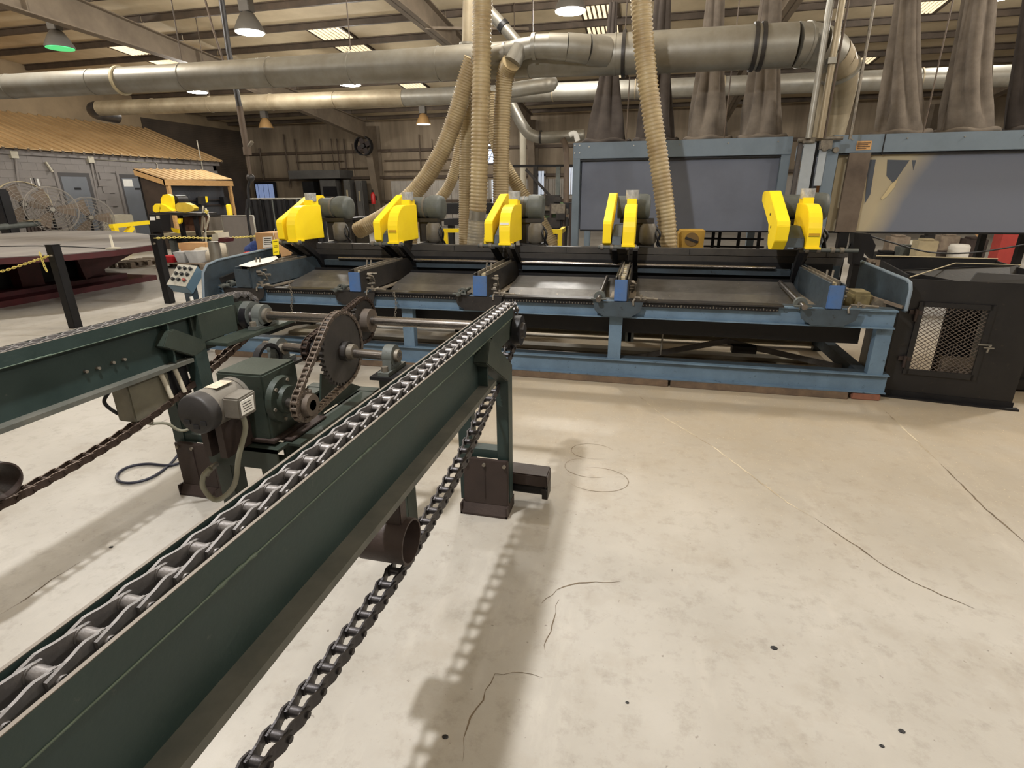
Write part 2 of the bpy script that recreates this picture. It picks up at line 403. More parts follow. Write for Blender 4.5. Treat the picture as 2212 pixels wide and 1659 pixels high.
for i in range(24):
    z0 = 2.55+i*.075
    MB().box(XL, XL+.035, 19.3, YB-.05, z0, z0+.045).build('wall_rib', darkwall, wl)
MB().box(XL, XL+.02, 19.3, YB-.05, 0, 4.4).build('wall_sheet', darkwall, wl)
struct(MB().box(XR, XR+.15, YF, YB, 0, ZE+2).build('wall_right', wallm))
struct(MB().box(XL, XR, YF-.15, YF, 0, ZE+1).build('wall_front', wallm))
# daylight seen through a small window; plastic strips glow to imitate reflected daylight
daym = mat('daylight_pane', (200, 220, 250), .5, emit=(196, 216, 250), estr=2.2)
a = at(1053, 312, y=YB-.06); b_ = at(1072, 352, y=YB-.06)
wn = struct(MB().box(a.x-.06, b_.x+.06, YB-.1, YB-.02, b_.z-.06, a.z+.06).build('window_1', girtm))
MB().box(a.x, b_.x, YB-.115, YB-.1, b_.z, a.z).build('pane', daym, wn)
for k in range(1, 3): MB().box(a.x, b_.x, YB-.13, YB-.116, b_.z+(a.z-b_.z)*k/3-.015, b_.z+(a.z-b_.z)*k/3+.015).build('glazing_bar', girtm, wn)
MB().bar((a.x, YB-.125, b_.z), (b_.x, YB-.125, a.z), .03, .02).build('glazing_bar', girtm, wn)
a = at(546, 398, y=24.5); b_ = at(590, 432, y=24.5)
sd = struct(MB().box(a.x-.1, b_.x+.1, 24.72, 24.76, .05, a.z+.1).build('door_1', blackst))
stripm = mat('plastic_strip_daylight', (150, 165, 200), .3, emit=(150, 172, 220), estr=.42)
for k in range(7):
    xx = a.x+(b_.x-a.x)*k/7
    MB().box(xx, xx+(b_.x-a.x)/7*.8, 24.66+.02*(k % 2), 24.69+.02*(k % 2), .1, a.z).build('plastic_strip', stripm, sd)
a = at(1200, 362, y=YB-.1)
for k, (u0, u1, v0, v1) in enumerate(((1062, 1088, 388, 440), (1150, 1176, 370, 420), (1222, 1245, 362, 420))):
    a = at(u0, v0, y=YB-.1); b_ = at(u1, v1, y=YB-.1)
    wn = struct(MB().box(a.x-.05, b_.x+.05, YB-.16, YB-.1, b_.z, a.z).build('window_%d' % (k+2), wallw))
    for q in range(4):
        x0 = a.x+(b_.x-a.x)*q/4
        MB().box(x0+.02, x0+(b_.x-a.x)/4-.02, YB-.19, YB-.161, b_.z, a.z).build('pane', mat('dull_daylight_sheet', (205, 214, 226), .5, emit=(206, 216, 232), estr=.6), wn)

# ---- roof
zr = lambda y: 6.585-.085*abs(y-2)
ceilm = mat('beige_roof_liner', (204, 188, 158), .8, 0, (172, 156, 128), .9, .6, .08, 8)
mb = MB()
for y0, y1 in ((YF, 2), (2, YB+.15)):
    mb.hexa([(XL, y0, zr(y0)), (XR, y0, zr(y0)), (XR, y1, zr(y1)), (XL, y1, zr(y1)), (XL, y0, zr(y0)+.1), (XR, y0, zr(y0)+.1), (XR, y1, zr(y1)+.1), (XL, y1, zr(y1)+.1)])
ce = struct(mb.build('ceiling', ceilm))
purm = mat('dark_purlin_steel', (88, 74, 60), .65, .1, (64, 54, 44), 3, .6)
raftm = mat('dusty_rafter_steel', (128, 114, 96), .65, .1, (98, 86, 72), 1.5, .6, .05, 20)
RX = (-12.4, -5.0, 2.4, 9.8)
bays = [XL] + list(RX) + [XR]
for k in range(11):
    y = 11.6+1.25*k
    for x0, x1 in zip(bays, bays[1:]):
        z = zr(y)
        MB().py([(x0, z-.24), (x0, z-.24)], y, y) if False else None
        mb = MB(); mb.box(x0+.02, x1-.02, y-.012, y+.012, z-.13, z); mb.box(x0+.02, x1-.02, y-.012, y+.06, z-.142, z-.128); mb.box(x0+.02, x1-.02, y-.075, y+.012, z-.02, z-.002)
        mb.build('purlin', purm, ce)
low = [(-6, 5.2), (2, 5.35), (10, 4.98), (14.5, 4.85), (20, 4.22), (23.9, 3.78)]
for x in RX:
    mb = MB(); up = [(y, zr(y)-.25) for y, _ in low]
    for i in range(len(low)-1):
        mb.px([low[i], low[i+1], up[i+1], up[i]], x-.012, x+.012)
        for e, th in ((low, .025), (up, -.025)):
            (ya, za), (yb, zb) = e[i], e[i+1]
            mb.px([(ya, za), (yb, zb), (yb, zb+th), (ya, za+th)], x-.13, x+.13)
    for i in range(2, 5):
        y, z = low[i]; mb.box(x-.11, x+.11, y-.01, y+.01, z, zr(y)-.25)
    mb.build('rafter', raftm, ce)
    mb = MB()
    mb.px([(24.6, 0), (24.9, 0), (24.9, 4.4), (23.9, 4.3), (23.9, 3.78)], x-.012, x+.012)
    mb.px([(24.58, 0), (24.6, 0), (23.92, 3.8), (23.88, 3.8)], x-.15, x+.15); mb.box(x-.15, x+.15, 24.88, 24.92, 0, 4.4)
    struct(mb.build('column', raftm)).parent = wb
for (xa, ya, xb, yb) in ((-5, 12.8, -3.2, 15), (-12.4, 14.5, -11.2, 16.5), (2.4, 16, 3.6, 18), (-5, 17, -4, 18.4)):
    MB().bar((xa, ya, 4.9), (xb, yb, zr(yb)-.2), .05, .05).build('flange_brace', raftm, ce)
skym = mat('skylight_sheet', (255, 240, 210), .5, emit=(255, 232, 190), estr=1.1)
for (x0, x1, yk) in ((-8.85, -7.95, 2), (-8.85, -7.95, 3), (-15.2, -14.35, 2), (-15.2, -14.35, 3), (-1.85, -1.05, 2), (-1.85, -1.05, 3), (5.4, 6.0, 3), (5.3, 6.0, 6), (-8.7, -7.9, 6), (-1.85, -1.05, 6), (12, 12.8, 3), (11.9, 12.8, 6)):
    ya = 11.6+1.25*yk+.12; yb = ya+.95; mb = MB(); n = 7
    fr = MB()
    for (p, q, r_, s_) in ((x0-.05, x0, ya-.05, yb+.05), (x1, x1+.05, ya-.05, yb+.05), (x0-.05, x1+.05, ya-.06, ya), (x0-.05, x1+.05, yb, yb+.06)):
        fr.hexa([(p, r_, zr(r_)-.05), (q, r_, zr(r_)-.05), (q, s_, zr(s_)-.05), (p, s_, zr(s_)-.05), (p, r_, zr(r_)), (q, r_, zr(r_)), (q, s_, zr(s_)), (p, s_, zr(s_))])
    fr.hexa([(x0, ya, zr(ya)-.015), (x1, ya, zr(ya)-.015), (x1, yb, zr(yb)-.015), (x0, yb, zr(yb)-.015), (x0, ya, zr(ya)-.004), (x1, ya, zr(ya)-.004), (x1, yb, zr(yb)-.004), (x0, yb, zr(yb)-.004)])
    f = fr.build('skylight_frame', purm, ce)
    for q in range(n):
        xa = x0+(x1-x0)*q/n; xb = xa+(x1-x0)/n*.58
        mb.hexa([(xa, ya, zr(ya)-.04), (xb, ya, zr(ya)-.04), (xb, yb, zr(yb)-.04), (xa, yb, zr(yb)-.04), (xa, ya, zr(ya)-.02), (xb, ya, zr(ya)-.02), (xb, yb, zr(yb)-.02), (xa, yb, zr(yb)-.02)])
    mb.build('skylight', skym, f)

# ---- lamps in view
lampm = mat('lamp_lens', (255, 255, 255), .5, emit=(255, 250, 240), estr=14)
lampoff = mat('green_lamp_lens', (90, 210, 140), .3, emit=(70, 220, 130), estr=.9)
lampw = mat('dim_lamp_lens', (255, 240, 210), .5, emit=(255, 236, 200), estr=4)
lampg = mat('grey_lamp_housing', (110, 106, 100), .5, .3)
lampt = mat('tan_lamp_reflector', (176, 140, 92), .55, .2)
def highbay(u, v, z, label, lens=lampm, R=.3, refl=lampg, power=0, off=0):
    p = at(u, v, z=z); x, y = p.x, p.y
    t = thing('high_bay_lamp', label, 'lamp', (x, y, z), 'high bay lamps under the roof')
    MB().lathe([(R, 0), (R*.97, .05), (R*.72, .2), (R*.45, .33), (R*.3, .36)], (x, y, z), n=20).build('reflector', refl, t)
    MB().cyl((x, y, z-.012), (x, y, z+.01), R*.93, n=20).build('lens', lens, t)
    mb = MB(); mb.box(x-.12, x+.12, y-.1, y+.1, z+.36, z+.6); mb.box(x-.05, x+.05, y-.05, y+.05, z+.6, z+.66); mb.build('ballast_box', lampg, t, bevel=.01)
    MB().cyl((x, y, z+.66), (x, y, zr(y)-.005), .012, n=6).build('hanger', lampg, t)
    if power: lamp_light(x, y, z-.1, power, .2)
highbay(540, 70, 4.7, 'bright round lamp hanging left of centre above the galvanised duct', power=LP*1.36)
highbay(1232, 24, 4.75, 'brightest round lamp at the top beside the striped skylight', power=LP*1.7)
highbay(427, 199, 4.45, 'bright lamp just below the main duct at left', power=LP*1.19)
highbay(757, 183, 4.45, 'bright lamp between the two ducts left of the hanging hoses', power=LP*1.19)
highbay(130, 104, 4.75, 'unlit lamp with a green glowing lens at upper left', lens=lampoff)
highbay(2150, -6, 4.75, 'bright lamp cut by the top edge above the right dust bags', power=LP*1.53)
highbay(915, 268, 3.95, 'small tan bell lamp lit near the back wall', lens=lampw, R=.27, refl=lampt, power=LP*0.42)
highbay(575, 277, 3.95, 'small tan bell lamp unlit before the dark back wall', lens=lampg, R=.27, refl=lampt)

# ---- ducts
duct = thing('main_duct', 'long grey galvanised main duct with a big elbow above the saw line', 'duct', (-13, 7.3, 3.17))
xs = [-13.5, -9.7, -8.1, -6.5, -5.1, -3.9, -2.7, -1.55, -.52, 1.02, 1.4]
rs = [.16, .165, .168, .172, .178, .182, .188, .2, .213, .216, .216]
zd = lambda x: 3.02+(1.35-x)*.0105
for i in range(len(xs)-1):
    MB().tube([(xs[i], 7.3, zd(xs[i])), (xs[i+1]-.004, 7.3, zd(xs[i+1]))], [rs[i], rs[i+1]], 28).build('duct_section', galv, duct)
    if i: MB().pipe((xs[i]-.012, 7.3, zd(xs[i])), (xs[i]+.012, 7.3, zd(xs[i])), rs[i]+.007, rs[i]-.002, 28).build('seam_ring', galv, duct)
for x in (-7.6, -.42, .98, 1.06):
    r = .172 if x < -5 else .22
    MB().pipe((x-.02, 7.3, zd(x)), (x+.02, 7.3, zd(x)), r+.02, r-.004, 28).build('flange_ring', darkmat if x > -5 else tanpan, duct)
ep = spline([(1.4, 7.3, 3.02), (1.62, 7.36, 3.01), (1.82, 7.50, 2.95), (1.97, 7.68, 2.83), (2.05, 7.86, 2.64), (2.07, 7.97, 2.42), (2.06, 8.0, 2.14)], 2)
for i in range(len(ep)-1):
    d = (ep[i+1]-ep[i])*.06
    MB().tube([ep[i], ep[i+1]+d], [.217-.003*i, .217-.003*(i+1)], 28).build('elbow_segment', galv if i < 4 else galvd, duct)
for i in (1, 6): MB().tube([ep[i]-(ep[i+1]-ep[i])*.12, ep[i]+(ep[i+1]-ep[i])*.12], .226, 28).build('seam_ring', galv, duct)
for x in (-.42, 1.02, -6.5, -3.9):
    MB().cyl((x, 7.3, zd(x)+.21), (x+.05, 7.3, zr(7.3)-.01), .008, n=6).build('hanger_rod', purm, duct)
# branch
br = thing('branch_duct', 'short grey duct branch with ribbed elbow joining the main duct by the hoses', 'duct', tuple(at(1300, 112, y=7.15)))
bp = [at(1310, 114, y=7.2), at(1270, 107, y=7.08), at(1225, 102, y=7.0), at(1185, 100, y=6.96), at(1156, 100, y=6.94)]
for i in range(4): MB().tube([bp[i], bp[i+1]+(bp[i+1]-bp[i])*.04], [.16-.012*i, .155-.012*i], 24).build('elbow_segment', galv, br)
MB().tube([bp[4]+Vector((.012, 0, 0)), bp[4]-Vector((.03, 0, 0))], .135, 24).build('flange_ring', galv, br)
b2 = [bp[4], at(1120, 108, y=6.93), at(1090, 113, y=6.92), at(1060, 120, y=6.92), at(1025, 132, y=6.95)]
MB().tube(b2[:3], [.105, .115, .09], 24).build('reducer', galv, br)
MB().tube(b2[2:], [.09, .09, .1], 20).build('duct_section', galv, br)
MB().tube([b2[1]+Vector((.03, -.03, .02)), at(1108, 135, y=6.85)], [.095, .1], 20).build('collar', galv, br)
MB().tube([b2[2]+Vector((-.012, 0, 0)), b2[2]+Vector((.012, 0, 0))], .105, 20).build('seam_ring', galv, br)
# far duct
fd = thing('rear_duct', 'thinner galvanised duct running behind and below the main duct', 'duct', tuple(at(230, 232, y=13)))
a = at(215, 234, y=13); b_ = at(1950, 172, y=13)
X2 = [a.x+(13.5-a.x)*k/16 for k in range(17)]
zf = lambda x: a.z+(b_.z-a.z)*(x-a.x)/(b_.x-a.x)
for i in range(16):
    MB().cyl((X2[i], 13, zf(X2[i])), (X2[i+1]-.003, 13, zf(X2[i+1])), .18, n=20).build('duct_section', galvd if i < 5 else galv, fd)
    if i: MB().pipe((X2[i]-.012, 13, zf(X2[i])), (X2[i]+.012, 13, zf(X2[i])), .19, .175, 20).build('seam_ring', galvd, fd)
e0 = [Vector((a.x, 13, a.z)), Vector((a.x-.22, 13.05, a.z-.01)), Vector((a.x-.40, 13.22, a.z-.04)), Vector((a.x-.47, 13.45, a.z-.06)), Vector((a.x-.47, 13.9, a.z-.08))]
MB().tube(spline(e0, 3), .18, 18).build('elbow', darkmat, fd)
for k in range(4): MB().cyl((X2[2+4*k], 13, zf(X2[2+4*k])+.18), (X2[2+4*k], 13, zr(13)), .01, n=6).build('hanger_rod', purm, fd)
d3 = thing('small_elbow_duct', 'small grey duct with two elbows dropping behind the hoses to the right', 'duct', tuple(at(1110, 230, y=14)))
P = [at(1095, 205, y=14), at(1112, 240, y=14), at(1135, 280, y=14), at(1152, 293, y=14), at(1175, 297, y=14), at(1262, 292, y=14)]
MB().tube(spline(P, 4), .13, 16).build('duct_section', galv, d3)
MB().cyl(at(1112, 240, y=14), Vector((at(1112, 240, y=14).x, 14, zr(14)-.005)), .01, n=6).build('hanger_rod', purm, d3)
MB().tube([at(1166, 296, y=14), at(1170, 296, y=14)], .15, 16).build('flange_ring', darkmat, d3)
MB().tube(spline([at(1215, 300, y=13.8), at(1222, 318, y=13.8), at(1224, 360, y=13.8), at(1222, 470, y=13.8)], 4), .07, 12).build('drop_pipe', girtm, d3)
MB().tube(spline([at(1230, 292, y=13.7), at(1242, 288, y=13.7), at(1248, 305, y=13.7)], 4), .06, 12).build('white_bend', white, d3)
d4 = thing('stub_duct', 'short capped duct stub slanting below the main duct right of the hoses', 'duct', tuple(at(1180, 190, y=11)))
MB().cyl(at(1150, 188, y=11)+Vector((0, 0, .1)), Vector((at(1150, 188, y=11).x, 11, zr(11)-.005)), .01, n=6).build('hanger_rod', purm, d4)
MB().tube(spline([at(1085, 198, y=11), at(1150, 188, y=11), at(1178, 184, y=11), at(1190, 180, y=11), at(1178, 170, y=11.2), at(1165, 160, y=11.3)], 4), [.13]*15+[.14]*6, 14).build('duct_section', galv, d4)
d5 = thing('riser_duct', 'short vertical duct riser behind the centre hose at the top', 'duct', tuple(at(1012, 100, y=7.6)))
MB().tube([at(1012, 98, y=7.6), at(1013, 40, y=7.6), at(1024, -255, y=7.6)], .085, 18).build('duct_section', galvd, d5)
MB().tube([at(1012, 99, y=7.6), at(1012, 94, y=7.6)], .12, 18).build('flange_ring', galv, d5)
d6 = thing('slanted_duct', 'pale duct slanting down from the roof behind the centre hose', 'duct', tuple(at(1115, 88, y=8.6)))
MB().tube([at(1118, 92, y=8.6), at(1085, 55, y=8.6)], .075, 16).build('duct_section', galv, d6)
MB().tube([at(1090, 60, y=8.6), at(1083, 52, y=8.6)], .09, 16).build('coupling', rubber, d6)
MB().tube([at(1085, 55, y=8.6), at(1030, -5, y=8.6), at(930, -165, y=8.6)], .08, 16).build('duct_section', galv, d6)

# ---- hoses
def flex(name, label, pts, r, m, rib=.03, n=14, group='flexible dust hoses', amp=.08):
    Q = spline(pts, 14); L = sum((b-a).length for a, b in zip(Q, Q[1:])); R = resample(Q, rib/3)
    rs_ = [r*(1+amp*(1 if i % 3 == 0 else -.6)) for i in range(len(R))]
    mb = MB(); mb.tube(R, rs_, n)
    t = thing(name, label, 'hose', tuple(Q[-1]), group)
    mb.build('hose_body', m, t); return t
h = flex('flexible_hose', 'tan ribbed hose hanging straight down in front of the ducts, centre, with clear lower end', [at(1046, -300, y=6.35), at(1044, -120, y=6.35), at(1041, 100, y=6.35), at(1038, 250, y=6.35), at(1035, 380, y=6.38), at(1032, 458, y=6.4)], .1, hose, .04)
MB().tube([at(1032, 456, y=6.4), at(1030, 478, y=6.4)], .098, 18).build('coupling', galv, h)
Q = resample([at(1030, 476, y=6.4), at(1027, 520, y=6.4), at(1026, 540, y=6.4)], .012)
MB().tube(Q, [.102*(1+.03*(1 if i % 3 == 0 else -.6)) for i in range(len(Q))], 18).build('clear_end', hosecl, h)
flex('flexible_hose', 'tan ribbed hose hanging in front of the grey dust hood', [at(1376, -300, y=6.4), at(1381, -120, y=6.4), at(1385, 0, y=6.4), at(1392, 110, y=6.4), at(1406, 230, y=6.4), at(1425, 360, y=6.4), at(1440, 480, y=6.4), at(1442, 545, y=6.4)], .1, hose, .04)
flex('flexible_hose', 'brown hose dropping from the branch duct elbow right of centre', [at(1104, 135, y=6.85), at(1092, 160, y=6.95), at(1086, 220, y=7.0), at(1083, 320, y=7.0), at(1082, 430, y=7.0), at(1082, 540, y=7.0)], .1, hose, .03)
flex('flexible_hose', 'tan hose curving down left from the ducts to behind the second saw', [at(1022, 128, y=6.95), at(1005, 180, y=6.98), at(985, 250, y=7.0), at(958, 320, y=7.0), at(920, 385, y=7.0), at(880, 430, y=7.0), at(830, 468, y=7.0), at(770, 500, y=7.0)], .105, hose, .03)
flex('flexible_hose', 'slim ribbed hose just left of the clear ended centre hose', [at(1008, 190, y=7.4), at(1006, 300, y=7.4), at(1004, 420, y=7.4), at(1004, 540, y=7.4), Vector((at(1004, 540, y=7.4).x, 7.4, .03))], .08, hose, .03)
flex('flexible_hose', 'thin tan hose curving behind the slim hose towards lower left', [at(1003, 200, y=9), at(996, 290, y=9), at(985, 360, y=9), at(965, 410, y=9), at(930, 450, y=9), at(895, 485, y=9), Vector((at(878, 503, y=9).x, 9, .0))], .09, hose, .03)
flex('flexible_hose', 'tan hose bending right behind the brown hose towards the third saw motor', [at(1058, 200, y=8), at(1066, 280, y=8), at(1082, 340, y=8), at(1110, 390, y=8), at(1150, 450, y=8), at(1185, 510, y=8), at(1195, 545, y=8), Vector((at(1198, 560, y=8).x, 8, .01))], .09, hose, .03)
# ================================================================ CONVEYORS
def link_mesh(p=.0603):
    mb = MB(); t = .0052; h = .0155
    for s in (-1, 1):
        pl = [(-.013, .0262), (.012, .0262), (.020, .0245), (.032, .0205), (.042, .0190), (p+.013, .0190)]
        top = [(s*x, y) for y, x in pl]; out = [(s*(x-t), y) for y, x in reversed(pl)]
        poly = top+out
        n = len(pl)
        for i in range(n-1):
            a, b = top[i], top[i+1]; c, d = out[n-2-i], out[n-1-i]
            hh0 = h*(1 if 0 < i < n-1 else .99)
            z0a = h if i else h*.62; z0b = h if i < n-2 else h*.62
            mb.hexa([(a[0], a[1], -z0a), (b[0], b[1], -z0b), (c[0], c[1], -z0b), (d[0], d[1], -z0a), (a[0], a[1], z0a), (b[0], b[1], z0b), (c[0], c[1], z0b), (d[0], d[1], z0a)])
        mb.cyl((s*.026, 0, 0), (s*.0315, 0, 0), .0075, n=8)
    mb.cyl((-.0175, p, 0), (.0175, p, 0), .0115, n=12)
    for s in (-1, 1): mb.cyl((s*.0120, p, 0), (s*.0175, p, 0), .0135, n=12)
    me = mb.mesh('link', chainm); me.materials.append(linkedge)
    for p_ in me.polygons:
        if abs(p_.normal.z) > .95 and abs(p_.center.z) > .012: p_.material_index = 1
    return me
LINK = link_mesh(); LINKR = LINK.copy(); LINKR.materials[0] = chainbr; LINKR.materials[1] = mat('worn_lit_rusty_link', (116, 100, 90), .45, .7)  # rusty copy: its worn edges carry the same painted reflection
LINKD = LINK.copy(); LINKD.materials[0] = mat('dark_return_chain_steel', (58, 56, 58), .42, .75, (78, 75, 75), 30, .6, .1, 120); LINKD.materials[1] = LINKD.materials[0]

def chain_path():
    P = [Vector((0, y, 1.0225)) for y in np.arange(-.75, 2.5801, .05)]
    c = Vector((0, 2.58, .905)); r = .1175
    P += [c + Vector((0, r*math.sin(t), r*math.cos(t))) for t in np.linspace(.12, PI*.97, 16)]
    P += spline([P[-1], Vector((0, 2.46, .742)), Vector((0, 2.23, .672)), Vector((0, 1.9, .585)), Vector((0, 1.6, .531)), Vector((0, 1.18, .503)), Vector((0, .8, .515)), Vector((0, .57, .537)), Vector((0, .2, .59)), Vector((0, -.3, .69)), Vector((0, -.75, .8))], 10)[1:]
    return P
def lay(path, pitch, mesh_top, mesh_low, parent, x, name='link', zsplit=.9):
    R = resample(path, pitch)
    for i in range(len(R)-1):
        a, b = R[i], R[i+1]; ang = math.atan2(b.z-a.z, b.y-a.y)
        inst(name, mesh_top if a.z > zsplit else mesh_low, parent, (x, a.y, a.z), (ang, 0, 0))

def gear_poly(cy, cz, r, n, d):
    out = []
    for i in range(n):
        for k, rr in ((-.3, r-d), (-.13, r), (.13, r), (.3, r-d)):
            t = 2*PI*(i+k)/n; out.append((cy+rr*math.sin(t), cz+rr*math.cos(t)))
    return out

def conveyor(dx, gx, label, right):
    t = thing('conveyor_rail', label, 'conveyor', (-.645+dx, 0, 0), 'chain conveyor rails')
    X = lambda x: x+dx
    y0, y1 = -1.1, 2.42
    mb = MB()   # rolled beam: web and flanges
    mb.box(X(-.649), X(-.641), y0, 2.40, .785, .992)
    mb.box(X(-.69), X(-.604), y0, y1, .978, .992)
    mb.build('beam', dkgreen, t)
    MB().box(X(-.69), X(-.590), y0, 2.12, .766, .785).build('bottom_flange', dusty, t)
    mb = MB(); mb.box(X(-.6045), X(-.598), y0, 2.47, .984, 1.0355); mb.build('guide_plate', dkgreen, t)
    mb = MB(); mb.box(X(-.691), X(-.685), y0, 2.47, .984, 1.0355); mb.build('guide_plate', dkgreen, t)
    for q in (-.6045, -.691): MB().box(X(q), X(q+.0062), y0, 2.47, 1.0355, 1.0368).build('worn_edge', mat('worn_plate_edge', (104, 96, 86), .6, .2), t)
    mb = MB(); mb.box(X(-.6845), X(-.6050), y0, 2.36, .993, 1.000); mb.build('wear_strip', blackst, t)
    # welds
    k = 0
    for yy in np.arange(.1, 2.3, .43):
        L = .10
        P = [(X(-.5985), yy+L*i/8, .9845+.001*math.sin(i*3)) for i in range(9)]
        MB().tube(P, [.003+.002*((i*7) % 3)/2 for i in range(9)], 6).build('weld_bead', weldm, t); k += 1
    MB().tube([(X(-.598), -1, .984), (X(-.598), 2.45, .984)], .0022, 6).build('weld_bead', weldm, t)
    # end of web: stiffener plate, bearing block
    MB().box(X(-.641), X(-.600), 2.02, 2.03, .79, .978).build('stiffener', dkgreen, t)
    MB().px([(2.18, .87), (2.5, .87), (2.6, .89), (2.56, .985), (2.18, .985)], X(-.637), X(-.622)).build('end_plate', dkgreen2, t)
    g = MB(); g.px(gear_poly(2.58, .905, .112, 13, .02), X(-.652), X(-.638)); sp = g.build('end_sprocket', darkmat, t)
    MB().cyl((X(-.615), 2.57, .895), (X(-.578), 2.57, .895), .075, n=24).build('bearing_housing', blackst, t)
    MB().cyl((X(-.578), 2.57, .895), (X(-.562), 2.57, .895), .042, .036, n=20).build('hub_cap', darkmat, t)
    # leg
    lx = gx; ly, zt_, gy_ = (0, 0, 2.01) if right else (-.17, .075, 2.18)
    A = lambda x: x+lx
    MB().px([(2.31+ly, .05), (2.385+ly, .05), (2.385+ly, .735+zt_), (2.36+ly, .778+zt_), (2.30+ly, .735+zt_)], A(-.645), A(-.585)).build('leg', dkgreen, t, bevel=.003)
    MB().px([(gy_+ly, .985-zt_*.5), (gy_+.04+ly, .985-zt_*.5), (2.385+ly, .775+zt_), (2.385+ly, .735+zt_), (2.30+ly, .715+zt_), (gy_-.045+ly, .905-zt_*.3)], A(-.644), A(-.584)).build('gusset', dkgreen2, t, bevel=.004)
    MB().box(A(-.845), A(-.775), 2.31+ly, 2.385+ly, .05, .765).build('leg', dkgreen, t, bevel=.003)
    MB().box(A(-.775), A(-.645), 2.315+ly, 2.38+ly, .30, .345).build('cross_bar', dkgreen, t)
    MB().box(A(-.775), A(-.645), 2.315+ly, 2.38+ly, .70, .765).build('cross_bar', dkgreen, t)
    mb = MB(); mb.box(A(-.815), A(-.586), 2.276+ly, 2.30+ly, .058, .305); mb.box(A(-.706), A(-.700), 2.272+ly, 2.277+ly, .09, .275); mb.build('skirt_plate', brownst, t, bevel=.002)
    for x in (-.795, -.705, -.602): MB().cyl((A(x), 2.277+ly, .282), (A(x), 2.266+ly, .282), .009, n=8).build('bolt', brass, t)
    mb = MB(); mb.box(A(-.83), A(-.586), 2.25+ly, 2.40+ly, 0, .012); mb.px([(2.25+ly, .012), (2.262+ly, .012), (2.285+ly, .058), (2.276+ly, .058)], A(-.825), A(-.592)); mb.box(A(-.592), A(-.584), 2.25+ly, 2.40+ly, .0, .06); mb.box(A(-.83), A(-.822), 2.25+ly, 2.4, 0, .06)
    mb.build('foot', brownst, t)
    if right:
        mb = MB(); mb.prism([(A(-.70), 2.40, .12), (A(-.70), 2.52, .12), (A(-.70), 2.52, .185), (A(-.70), 2.40, .185)], (.29, 0, -.006))
        mb.build('outrigger_bar', brownst, t, bevel=.006)
        MB().cyl((A(-.70), 2.46, .085), (A(-.43), 2.46, .08), .038, n=16).build('outrigger_roller', blackst, t)
        mb = MB(); mb.box(A(-.44), A(-.41), 2.42, 2.51, .035, .125); mb.cyl((A(-.43), 2.42, .09), (A(-.43), 2.407, .09), .016, n=6); mb.build('outrigger_lug', darkmat, t)
    # pipe idler carrying the return chain
    py, pz = 1.21, .600
    MB().pipe((X(-.74), py, pz), (X(-.60), py, pz), .067, .061, 32).build('idler_pipe', brownst, t)
    MB().box(X(-.672), X(-.618), py-.02, py+.02, pz+.055, .768).build('idler_hanger', brownst, t, bevel=.003)
    ch = sub('chain', t)
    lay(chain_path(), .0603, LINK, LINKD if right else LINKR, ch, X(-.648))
    return t
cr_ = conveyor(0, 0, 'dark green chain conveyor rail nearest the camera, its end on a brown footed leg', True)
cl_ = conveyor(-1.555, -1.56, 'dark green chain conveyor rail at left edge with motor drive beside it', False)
for (u, v) in ((181, 802), (208, 795), (240, 783), (264, 776)):
    p = at(u, v, x=-2.2); MB().cyl((-2.197, p.y, p.z), (-2.182, p.y, p.z), .007, n=8).build('bolt', brass, cl_)
MB().box(-2.196, -2.150, 2.20, 2.46, .842, .985).build('bearing_cheek', dkgreen2, cl_, bevel=.003)
MB().px([(2.22, .822), (2.78, .822), (2.78, .840), (2.22, .840)], -2.155, -2.02).build('bearing_shelf', dkgreen2, cl_, bevel=.003)

# ---- cross shaft
cs = thing('cross_shaft', 'polished steel cross shaft joining the two conveyor rails', 'shaft', (-1.5, 2.58, .905))
SY, SZ = 2.58, .905
MB().cyl((-2.18, SY, SZ), (-.60, SY, SZ), .0245, n=24).build('shaft', polished, cs)
mb = MB(); mb.cyl((-2.105, SY, SZ), (-2.055, SY, SZ), .062, n=24); mb.px([(SY-.075, .842), (SY+.075, .842), (SY+.06, SZ), (SY-.06, SZ)], -2.10, -2.06); mb.box(-2.105, -2.055, SY-.1, SY+.1, .842, .86)
pb = mb.build('pillow_block', motorg, cs, bevel=0)
MB().cyl((-2.055, SY, SZ), (-2.035, SY, SZ), .04, n=20).build('bearing_collar', brass, pb)
for s in (-1, 1): MB().cyl((-2.08, SY+s*.085, .86), (-2.08, SY+s*.085, .885), .017, n=6).build('bolt', brass, pb)
MB().cyl((-2.19, SY, SZ), (-2.13, SY, SZ), .075, n=24).build('shaft_hub', motorg, cs)
NT = 28
g = MB(); g.px(gear_poly(SY, SZ, .118, NT, .014), -1.464, -1.446); g.build('driven_sprocket', darkmat, cs)
MB().cyl((-1.446, SY, SZ), (-1.40, SY, SZ), .062, n=24).build('sprocket_hub', mat('tan_rusty_hub', (104, 93, 83), .6, .3, (76, 68, 61), 8, .6), cs)
